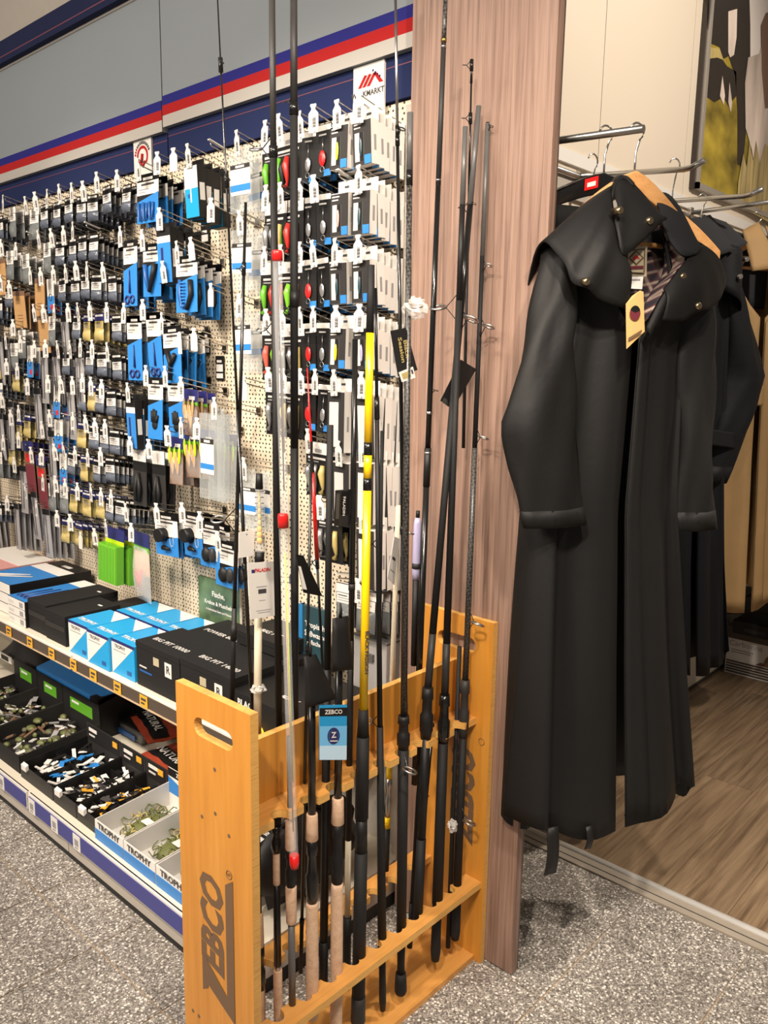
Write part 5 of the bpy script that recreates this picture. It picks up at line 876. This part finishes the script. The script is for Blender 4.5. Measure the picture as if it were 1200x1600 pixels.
def hanger(lab, Fm, ztop, zhook, m, w=.21, drop=.12, bar=True, th=.011):
    o = empty('clothes_hanger', Fm(0, 0, ztop), lab, 'hanger', 'clothes hangers'); n = 14
    top = [(-w+2*w*k/n) for k in range(n+1)]
    f = lambda s: ztop-drop*(abs(s)/w)**1.35; hgt = lambda s: .050*(1-.45*(abs(s)/w)**1.5)
    b = MB(); b.prism([(s, f(s)) for s in top]+[(s, f(s)-hgt(s)) for s in reversed(top)], lambda a, c, d: Fm(a, d, c), -th, th, m); b.build('shoulder', o, bevel=.003)
    H = zhook-ztop; pts = [Fm(0, 0, ztop-.01), Fm(0, 0, ztop+H*.25), Fm(0, .0, ztop+H*.45)]
    for k in range(9): a = R(-60+k*28); pts.append(Fm(.020*math.cos(a)-.0, 0, zhook-.004+.020*math.sin(a)))
    MB().tube(pts, .0024, 'chrome', 7).build('hook', o)
    if bar: MB().tube([Fm(-w*.9, 0, ztop-drop-.03), Fm(w*.9, 0, ztop-drop-.03)], .006, m, 8).build('trouser_bar', o)
    return o
def coat(lab, C0, u, zs, prof, m, sl, sr, cape=True, seed=1, ztop=1.93, fold=1.0, D=.085, straps=(), name='long_coat', lm='plaid_lining', gap=.04, dz=0, size=1.0, vneck=1.9):
    Fm = frame(C0, *u, size); o = empty(name, Fm(0, 0, zs[-1]), lab, 'coat', 'coats on hangers'); random.seed(seed); ph = [random.uniform(0, 6.28) for _ in range(6)]
    nz = 30; na = 84
    def pr(z, j):
        for k in range(len(zs)-1):
            if zs[k] >= z >= zs[k+1]:
                t = (zs[k]-z)/(zs[k]-zs[k+1]); return prof[k][j]*(1-t)+prof[k+1][j]*t
        return prof[-1][j]
    def body(a, t):
        z = zs[0]+(zs[-1]-zs[0])*t; g_ = gap+vneck*max(0, 1-t/.16); th = g_/2+(2*math.pi-g_)*a; L, Rr = pr(z, 0), pr(z, 1); c, w = (L+Rr)/2, (Rr-L)/2
        A = fold*(.004+.026*t**1.1); Dz = D*(.75+.55*t)
        cs, sn = math.cos(th), math.sin(th); rp = A*(.85*math.sin(5*th+ph[0]+1.2*t)+.5*math.sin(9*th+ph[1]-t*2)+.16*math.sin(17*th+ph[2]+3*t))
        e = math.copysign(abs(sn)**.75, sn); s = c-w*e+rp*.35*sn; d = Dz*math.copysign(abs(cs)**.8, cs)+rp
        zz = z-(.035*math.sin(3*th+ph[3])*t**8)*fold-.010*math.sin(6*th+ph[4])*t**6
        return Fm(s, d, zz)
    MB().grid(body, na, nz, m).build('body', o, solid=.004)
    # placket along the right front edge
    MB().grid(lambda a, t: body(1-.022*a, .02+.97*t)+(Fm(0, .006, 0)-Fm(0, 0, 0)), 3, 24, m).build('placket', o, solid=.003)
    for nm, path, hw, hd in (('sleeve', *sl), ('sleeve', *sr)):
        pts = path; b = MB(); ns = 22; nr = 22
        def cen(t):
            k = min(int(t*(len(pts)-1)), len(pts)-2); f = t*(len(pts)-1)-k; return [pts[k][q]*(1-f)+pts[k+1][q]*f for q in range(3)]
        def wd(t, W): k = min(int(t*(len(W)-1)), len(W)-2); f = t*(len(W)-1)-k; return W[k]*(1-f)+W[k+1]*f
        def sf(a, t):
            s, d, z = cen(t); an = 2*math.pi*a; q = .006*math.sin(3*an+9*t+ph[5])+.004*math.sin(5*an-14*t); cs, sn = math.cos(an), math.sin(an)
            sl_ = (cen(min(1, t+.05))[0]-cen(max(0, t-.05))[0]); return Fm(s+(wd(t, hw)+q)*cs, d+(wd(t, hd)+q)*sn, z+cs*wd(t, hw)*(.9*sl_/.1*.3))
        b.grid(sf, nr, ns, m); b.build(nm, o, solid=.003)
        cf = MB().grid(lambda a, t: (lambda p, c: c+(p-c)*1.012)(sf(a, .93+.07*t), Fm(*cen(.93+.07*t))), nr, 2, m); cf.build('cuff', o, solid=.003)
    if cape:
        def cp(a, t):
            th = R(14)+(2*math.pi-R(28))*a; cs, sn = math.cos(th), math.sin(th); r = t**.8
            s = -(.075+(.272 if sn > 0 else .285)*r)*math.copysign(abs(sn)**.85, sn); d = (.055+.105*r)*cs*(1 if cs > 0 else .9)+.01
            zh = 1.715+.085*abs(sn)**3; z = 1.945-(1.945-zh)*(t**1.35)+.006*math.sin(8*th)*t; return Fm(s, d+.008*math.sin(11*th)*t, z+dz)
        MB().grid(cp, 60, 12, m).build('cape', o, solid=.004)
    return o, Fm, body
UV = (.42, .907)
def back(C0, k=.05): u = Vector((*UV, 0)).normalized(); n = Vector((u.y, -u.x, 0)); c = Vector((*C0, 0))-n*k; return (c.x, c.y), n
def crs(P, t):
    n = len(P)-1; k = min(int(t*n), n-1); f = t*n-k; p0, p1, p2, p3 = P[max(k-1, 0)], P[k], P[k+1], P[min(k+2, n)]
    return .5*(2*p1+(p2-p0)*f+(2*p0-5*p1+4*p2-p3)*f*f+(3*p1-p0-3*p2+p3)*f**3)
sL = ([(-.195, .02, 1.83), (-.215, .035, 1.70), (-.238, .045, 1.576), (-.258, .055, 1.42), (-.233, .065, 1.30), (-.203, .07, 1.175)], [.04, .052, .064, .100, .090, .080], [.035, .042, .046, .046, .042, .036])
sR = ([(.205, 0, 1.83), (.228, .01, 1.70), (.238, .015, 1.56), (.245, .02, 1.42), (.255, .03, 1.28), (.270, .035, 1.13)], [.045, .060, .063, .063, .064, .064], [.04, .045, .045, .045, .042, .036])
ZS = [1.90, 1.78, 1.6, 1.2, .8, .345]; PR = [(-.09, .10), (-.16, .18), (-.19, .20), (-.232, .21), (-.243, .275), (-.252, .36)]
K1 = .91; C1, N1 = back((-.95, 1.94))
c1, F1, B1 = coat('long black oilskin riding coat with shoulder cape and plaid collar lining', C1, UV, ZS, PR, 'coat_black', sL, sR, cape=False, seed=4, D=.068, size=K1)
def fp(x, y, d):                                             # image point on the coat's own front plane, d in front of the hanger
    P0 = (Vector((*C1, 0))+N1*d)*K1; r = ray(x, y); return CAMP+r*((P0-CAMP).dot(N1)/r.dot(N1))
en = (F1(0, 1, 0)-F1(0, 0, 0)).normalized()
def cape_half(neck, hem, nm, bul=.022):
    nk = [p if isinstance(p, Vector) else fp(*p) for p in neck]; hm = [p if isinstance(p, Vector) else fp(*p) for p in hem]
    def f(u, v):
        a, b_ = crs(nk, u), crs(hm, u); return a.lerp(b_, v)+(ZP*.6+en*.8)*bul*math.sin(math.pi*v)*(1 if u < .8 else .3)+en*.004*math.sin(26*u)*v
    MB().grid(f, 40, 12, 'coat_black').build(nm, c1, solid=.004)
cape_half([(976, 402, .105), (968, 376, .10), (961, 345, .085), (957, 318, .06), (955, 300, .03), (954, 291, .0), F1(-.05, -.06, 1.965), F1(.02, -.075, 1.955)],
          [(978, 484, .115), (942, 470, .125), (918, 452, .13), (896, 441, .125), (878, 408, .10), (856, 380, .06), (838, 392, .0), F1(-.20, -.12, 1.70)], 'cape')
cape_half([(1036, 452, .10), (1052, 432, .10), (1070, 409, .09), (1086, 394, .065), (1091, 384, .03), (1090, 378, .0), F1(.07, -.06, 1.965), F1(.02, -.075, 1.955)],
          [(1034, 501, .11), (1068, 501, .115), (1092, 486, .105), (1112, 481, .08), (1126, 460, .04), (1131, 440, .0), F1(.26, -.09, 1.72), F1(.05, -.13, 1.70)], 'cape', .016)
MB().grid(lambda u, v: F1(.02-.22*u+.0, -.075-.05*v, 1.955-.25*v), 6, 6, 'coat_black').build('cape_back', c1, solid=.004)
# collar leaves, plaid lining, labels
def leaf(P4, nm, m, Fm, o, bulge=.02, solid=.006):
    MB().grid(lambda u, v: Fm(*[(P4[0][k]*(1-u)+P4[1][k]*u)*(1-v)+(P4[3][k]*(1-u)+P4[2][k]*u)*v+(bulge*math.sin(math.pi*u)*math.sin(math.pi*v) if k == 1 else 0) for k in range(3)]), 8, 8, m).build(nm, o, solid=solid)
def strip(A, B_, nm, m, bul=.012, solid=.006):
    A = [fp(*p) for p in A]; B_ = [fp(*p) for p in B_]
    MB().grid(lambda u, v: crs(A, u).lerp(crs(B_, u), v)+en*bul*math.sin(math.pi*v), 14, 8, m).build(nm, c1, solid=solid)
strip([(956, 300, .02), (962, 282, .02), (976, 277, .02), (1004, 304, .045), (1034, 342, .075)], [(960, 345, .10), (966, 372, .12), (974, 399, .125), (1000, 380, .11), (1034, 344, .078)], 'collar', 'coat_black', .014)
strip([(952, 296, .0), (956, 284, -.01), (966, 276, -.02), (976, 276, -.02), (984, 284, -.01)], [(955, 318, .05), (958, 298, .04), (964, 284, .03), (976, 279, .03), (990, 292, .04)], 'collar_roll', 'coat_black', .006)
strip([(1016, 310, -.02), (1026, 303, -.03), (1044, 305, -.04), (1064, 330, -.02), (1090, 383, .02)], [(1030, 338, .03), (1040, 362, .06), (1052, 384, .08), (1068, 400, .09), (1086, 398, .075)], 'collar', 'collar_cord', .012)
strip([(985, 300, -.05), (1015, 318, -.05), (1045, 350, -.03), (1070, 395, .0)], [(972, 420, -.03), (978, 470, .0), (985, 515, .04), (1000, 520, .06)], 'lining', 'plaid_lining', -.02, .003)
strip([(1046, 372, .05), (1070, 402, .075), (1050, 432, .085), (1012, 498, .10)], [(1038, 392, .0), (1035, 430, .02), (1010, 470, .05), (1003, 505, .09)], 'lapel_lining', 'plaid_lining', .0, .003)
strip([(1074, 404, .085), (1052, 436, .10), (1030, 470, .105), (1008, 515, .10)], [(1082, 412, .085), (1060, 444, .10), (1038, 482, .11), (1014, 525, .105)], 'lapel_edge', 'coat_black', .004, .006)
def plate(Fm, o, s0, s1, z0, z1, d0, d1, m, nm, slant=0):
    return MB().face([Fm(s0, d0, z0), Fm(s1, d1, z0+slant), Fm(s1, d1, z1+slant), Fm(s0, d0, z1)], m).build(nm, o, solid=.0012)
def quad(P4, m, nm, o=None, solid=.0012): return MB().face([fp(*p) for p in P4], m).build(nm, o or c1, solid=solid)
quad([(976, 388, .035), (1011, 384, .035), (1010, 432, .04), (976, 430, .04)], 'patch', 'brand_patch'); quad([(979, 391, .038), (1008, 388, .038), (1007, 428, .043), (979, 427, .043)], 'logo_brown', 'patch_border'); quad([(981, 393, .0405), (1006, 390.5, .0405), (1005, 426, .0455), (981, 425, .0455)], 'patch', 'patch_field')
quad([(994, 391, .043), (1006, 403, .043), (994, 415, .045), (982, 403, .043)], 'logo_brown', 'patch_diamond'); quad([(994, 394, .0455), (1003, 403, .0455), (994, 412, .0475), (985, 403, .0455)], 'patch', 'diamond_field')
MB().face([fp(*p) for p in [(988, 405, .0485), (991, 400, .0485), (995, 398, .0485), (1000, 405, .0485), (995, 403, .0485), (992, 407, .0485)]], 'red').build('patch_emblem', c1); quad([(983, 416, .047), (1005, 415, .047), (1005, 420, .047), (983, 421, .047)], 'maroon', 'patch_print')
quad([(983, 432, .05), (1005, 432, .05), (1003, 452, .055), (985, 451, .055)], 'paper', 'size_label'); quad([(987, 436, .053), (1000, 436, .053), (1000, 438, .053), (987, 438, .053)], 'print_grey', 'label_print')
st = MB().face([fp(*p) for p in [(988, 462, .125), (1000, 454, .125), (1005, 456, .125), (1007, 518, .135), (979, 545, .14), (978, 475, .13)]], 'kraft').build('swing_tag', solid=.0015); tag(st, 'kraft paper swing tag with dark round emblem hanging in coat opening', 'hang tag')
em = MB(); cc = fp(992, 489, .137); eu = (F1(1, 0, 0)-F1(0, 0, 0))
for k in range(18):
    a0, a1 = 2*math.pi*k/18, 2*math.pi*(k+1)/18; em.face([cc+en*.001, cc+en*.001+(eu*math.cos(a0)+ZP*math.sin(a0))*.0155, cc+en*.001+(eu*math.cos(a1)+ZP*math.sin(a1))*.0155], 'maroon' if math.sin((a0+a1)/2) < .2 else 'black')
em.build('round_emblem', st); quad([(982, 528, .143), (1003, 515, .143), (1003, 519, .143), (982, 533, .143)], 'logo_brown', 'tag_print', st, .0004)
for x, y, d in ((917, 440, .142), (1092, 478, .118), (969, 329, .125), (1016, 345, .105), (1068, 432, .108)):
    p = fp(x, y, d); MB().tube([p-en*.02, p+en*.001, p+en*.004], [.0085, .0085, .0055], 'snap', 12).build('snap_button', c1)
for s, d, z0, z1, w in ((-.165, .075, .36, .225, .030), (-.055, .085, .345, .28, .016), (.06, -.02, .36, .275, .034), (.16, -.02, .33, .275, .012)):
    MB().grid(lambda u, v: F1(s+(u-.5)*2*w*.6, d+.01*math.sin(3*v), z0+(z1-z0)*v), 2, 5, 'black').build('leg_strap', c1, solid=.003)
F1h = lambda s, d, z: F1(s+.022, d, z)
hanger('broad wooden hanger in the long black coat', F1h, 2.034, 2.130, 'hanger_wood', .20, .14)
# empty black hanger and dark coat behind
F0 = frame((-1.055, 1.955), *UV, .93); h = hanger('empty black plastic hanger with red logo behind the wooden hanger', F0, 2.035, 2.13, 'black_gloss', .20, .09, False, .007)
MB().face([F0(-.062, .0095, 1.985), F0(-.022, .0095, 1.997), F0(-.022, .0095, 2.025), F0(-.062, .0095, 2.012)], 'red').face([F0(-.055, .0105, 1.994), F0(-.03, .0105, 2.001), F0(-.03, .0105, 2.012), F0(-.055, .0105, 2.004)], 'paper').build('logo_plate', h)
MB().tube([F0(-.19, .009, 1.95), F0(-.14, .009, 1.982), F0(-.09, .009, 2.004)], .003, 'chrome', 6).build('metal_trim', h)
c0, F0b, B0 = coat('dark navy coat mostly hidden behind the long black coat', (-1.19, 2.14), (.2, .98), [1.93, 1.80, 1.6, 1.2, .8, .33], PR, 'coat_navy', sL, sR, seed=9, dz=.02)
hanger('wooden hanger inside the hidden dark coat', F0b, 1.99, 2.12, 'hanger_wood', .19, .1)
# second coat on the picture-side arm
sL2 = ([(-.18, 0, 1.90), (-.20, .01, 1.66), (-.22, .03, 1.45), (-.20, .045, 1.2)], [.04, .06, .07, .06], [.04, .05, .05, .04]); sR2 = ([(.13, .0, 1.93), (.19, .01, 1.76), (.262, .02, 1.54), (.205, .03, 1.36), (.135, .02, 1.12)], [.035, .062, .098, .08, .066], [.04, .05, .05, .05, .04])
C2_, N2_ = back((-1.24, 3.12))
c2, F2, B2 = coat('dark navy oilskin coat with corduroy collar right of the plaid-lined coat', C2_, UV, [2.03, 1.92, 1.6, 1.2, .8, .38], [(-.08, .09), (-.16, .15), (-.19, .165), (-.2, .19), (-.22, .23), (-.23, .29)], 'coat_navy', sL2, sR2, seed=21, cape=False, D=.07, size=.94)
leaf([(-.08, .0, 2.10), (.05, -.01, 2.13), (.10, .09, 2.0), (-.06, .11, 1.95)], 'collar', 'collar_cord', F2, c2, .02)
leaf([(.03, -.02, 2.13), (.13, -.01, 2.11), (.175, .06, 2.03), (.06, .10, 1.98)], 'collar', 'collar_cord', F2, c2, .02)
MB().grid(lambda u, v: F2(.0+.19*u, .02+.07*math.sin(math.pi*u)+.02*v, 2.03-.16*v-.05*u*v-.04*u), 10, 6, 'coat_navy').build('cape', c2, solid=.004)
leaf([(.03, .10, 1.34), (.19, .07, 1.32), (.19, .072, 1.26), (.03, .105, 1.28)], 'pocket_flap', 'coat_navy', F2, c2, .0, .004)
en2 = F2(0, 1, 0)-F2(0, 0, 0)
for s, d, z in ((.10, .115, 1.90), (.165, .075, 1.97)):
    p = F2(s, d, z); MB().tube([p-en2*.02, p+en2*.004], .0085, 'chrome', 12).build('snap_button', c2)
hanger('black-hooked hanger in the navy oilskin coat', F2, 2.09, 2.185, 'black', .19, .11)
F2b = frame((-1.13, 2.53), *UV); hanger('pale wooden hanger on the middle arm', F2b, 2.04, 2.172, 'hanger_wood', .2, .11)
# tan coats at the right edge
c3, F3, B3 = coat('tan canvas coat with open collar at right edge', (-1.254, 3.65), UV, [2.02, 1.9, 1.7, 1.2, .8, .56], [(-.1, .1), (-.22, .22), (-.25, .25), (-.27, .28), (-.28, .32), (-.29, .36)], 'coat_tan', ([(-.22, 0, 1.9), (-.28, .02, 1.7), (-.31, .03, 1.45), (-.28, .03, 1.25)], [.05, .08, .08, .07], [.05, .06, .06, .05]), ([(.22, 0, 1.9), (.28, .0, 1.7), (.31, .0, 1.45), (.3, .0, 1.25)], [.05, .08, .08, .07], [.05, .06, .06, .05]), seed=44, cape=False, D=.08, size=.93)
leaf([(-.11, .03, 2.12), (-.02, .02, 2.16), (.0, .14, 1.97), (-.14, .13, 1.95)], 'collar', 'coat_tan', F3, c3, .02); leaf([(.02, .02, 2.15), (.13, .03, 2.10), (.16, .12, 1.95), (.03, .14, 1.90)], 'collar', 'coat_tan', F3, c3, .02)
MB().grid(lambda u, v: F3(-.10+.2*u, -.02, 2.12-.3*v), 6, 6, 'collar_cord').build('lining', c3, solid=.003)
leaf([(-.22, .13, 1.50), (-.04, .145, 1.50), (-.04, .15, 1.42), (-.22, .135, 1.42)], 'pocket_flap', 'coat_tan', F3, c3, .0, .004)
hanger('wooden hanger in the tan canvas coat', F3, 2.12, 2.195, 'hanger_wood', .19, .11)
p = az(1135, 1040, 0)
bx_ = empty('hat_carton', (-1.25, 4.33, 0), 'brown and white carton with dark cap picture on the recess floor', 'box')
MB().bx(-1.425, -.90, 4.26, 4.40, 0, .19, 'paper').build('body', bx_); MB().bx(-1.427, -.898, 4.258, 4.402, .19, .255, 'rail_brown').build('lid', bx_); MB().bx(-1.36, -.90, 4.30, 4.402, .255, .257, 'paper').build('lid_label', bx_)
for k in range(5): MB().bx(-1.42, -.905, 4.256, 4.26, .008+k*.014, .016+k*.014, 'rail_brown').build('stripe', bx_)
lettering('Carbonna', .042, 'print_grey', (-1.33, 4.2585, .165), XP, ZP, bx_); MB().bx(-1.40, -1.29, 4.2575, 4.26, .130, .134, 'print_grey').build('small_print', bx_); MB().bx(-1.40, -1.30, 4.2575, 4.26, .118, .122, 'print_grey').build('small_print', bx_)
MB().face([(-1.15+.085*math.cos(R(a)), 4.2555, .085+.085*math.sin(R(a))) for a in range(0, 181, 15)], 'pk_brown').build('cap_picture', bx_); MB().face([(-1.275, 4.2550, .078), (-1.06, 4.2550, .078), (-1.06, 4.2550, .094), (-1.25, 4.2550, .094)], 'pk_brown').build('brim_picture', bx_)
o = MB().grid(lambda u, v: (-1.44+.75*u, 4.05+.3*v, .475-.09*abs(u-.45)*2-.03*math.sin(6*v)), 10, 6, 'black_soft').build('dark_bag', solid=.05); tag(o, 'dark bag with slanted underside lying below the tan coat on the carton', 'bag'); MB().tube([(-1.3, 4.1, .47), (-1.2, 4.15, .52), (-1.05, 4.15, .47)], .008, 'black', 6).build('handle', o)
o2 = MB().bx(-1.36, -.80, 4.12, 4.39, .262, .33, 'black').build('black_carton', bevel=.004); tag(o2, 'low black carton resting on the brown and white carton', 'box'); MB().bx(-1.3, -1.2, 4.118, 4.12, .28, .30, 'charcoal').build('label', o2)
# ------------------------------------------------------------------ framed meadow picture on the wall (flat print)
Yp0, Yp1, Zp0, Zp1 = 3.43, 5.05, 2.288, 3.35; Yp1 = 4.41
pc = empty('framed_picture', (-1.45, 3.9, 2.288), 'silver-framed photo print of black and white horses in a yellow meadow', 'picture')
MB().bx(-1.46, -1.44, Yp0-.012, Yp0, Zp0-.004, Zp1, 'frame_dark').build('shadow_frame', pc)
for a, b_, c, d in ((Yp0, Yp0+.022, Zp0, Zp1), (Yp0, Yp1, Zp0, Zp0+.022), (Yp0, Yp1, Zp1-.022, Zp1)): MB().bx(-1.46, -1.428, a, b_, c, d, 'frame_silver').build('frame_bar', pc)
Xp = -1.436
cv = MB().bx(-1.46, Xp, Yp0+.02, Yp1, Zp0+.02, Zp1-.02, 'pic_grass').build('print', pc)
def pp(pts, m, k, nm): MB().face([(Xp+.0006*k, ax(x, y, Xp).y, ax(x, y, Xp).z) for x, y in pts], m).build(nm, pc)
pp([(1155, -90), (1240, -90), (1240, 110), (1172, 96), (1160, 40)], 'pic_sky', 1, 'sky')
pp([(1108, -90), (1168, -90), (1172, 40), (1172, 130), (1166, 200), (1160, 262), (1152, 256), (1152, 175), (1148, 118), (1138, 88), (1130, 92), (1124, 74), (1106, 66)], 'pic_dark', 2, 'dark_horse')
pp([(1104, 92), (1122, 84), (1136, 104), (1150, 112), (1150, 150), (1138, 166), (1130, 152), (1116, 160), (1102, 150)], 'pic_dark', 2, 'dark_horse')
pp([(1108, 74), (1124, 76), (1130, 94), (1120, 90), (1106, 92)], 'pk_yellow', 3, 'grass_gap'); pp([(1137, 18), (1151, 14), (1150, 58), (1146, 86), (1140, 90), (1137, 82)], 'pic_white', 4, 'white_blaze')
pp([(1124, 150), (1128, 118), (1132, 150), (1130, 164)], 'pic_white', 4, 'white_sock'); pp([(1137, 160), (1139, 128), (1143, 160), (1141, 176)], 'pic_white', 4, 'white_sock')
pp([(1168, 90), (1186, 84), (1192, 60), (1260, 40), (1260, 300), (1182, 300), (1174, 235), (1164, 200), (1163, 130)], 'pic_white', 5, 'pale_horse'); pp([(1188, 40), (1196, 20), (1206, 20), (1206, 168), (1194, 170), (1189, 110)], 'pic_brown', 6, 'mane')
pp([(1152, 285), (1160, 240), (1165, 262), (1170, 222), (1175, 252), (1180, 220), (1186, 256), (1194, 225), (1240, 260), (1240, 372), (1150, 318)], 'pic_straw', 7, 'dry_grass')
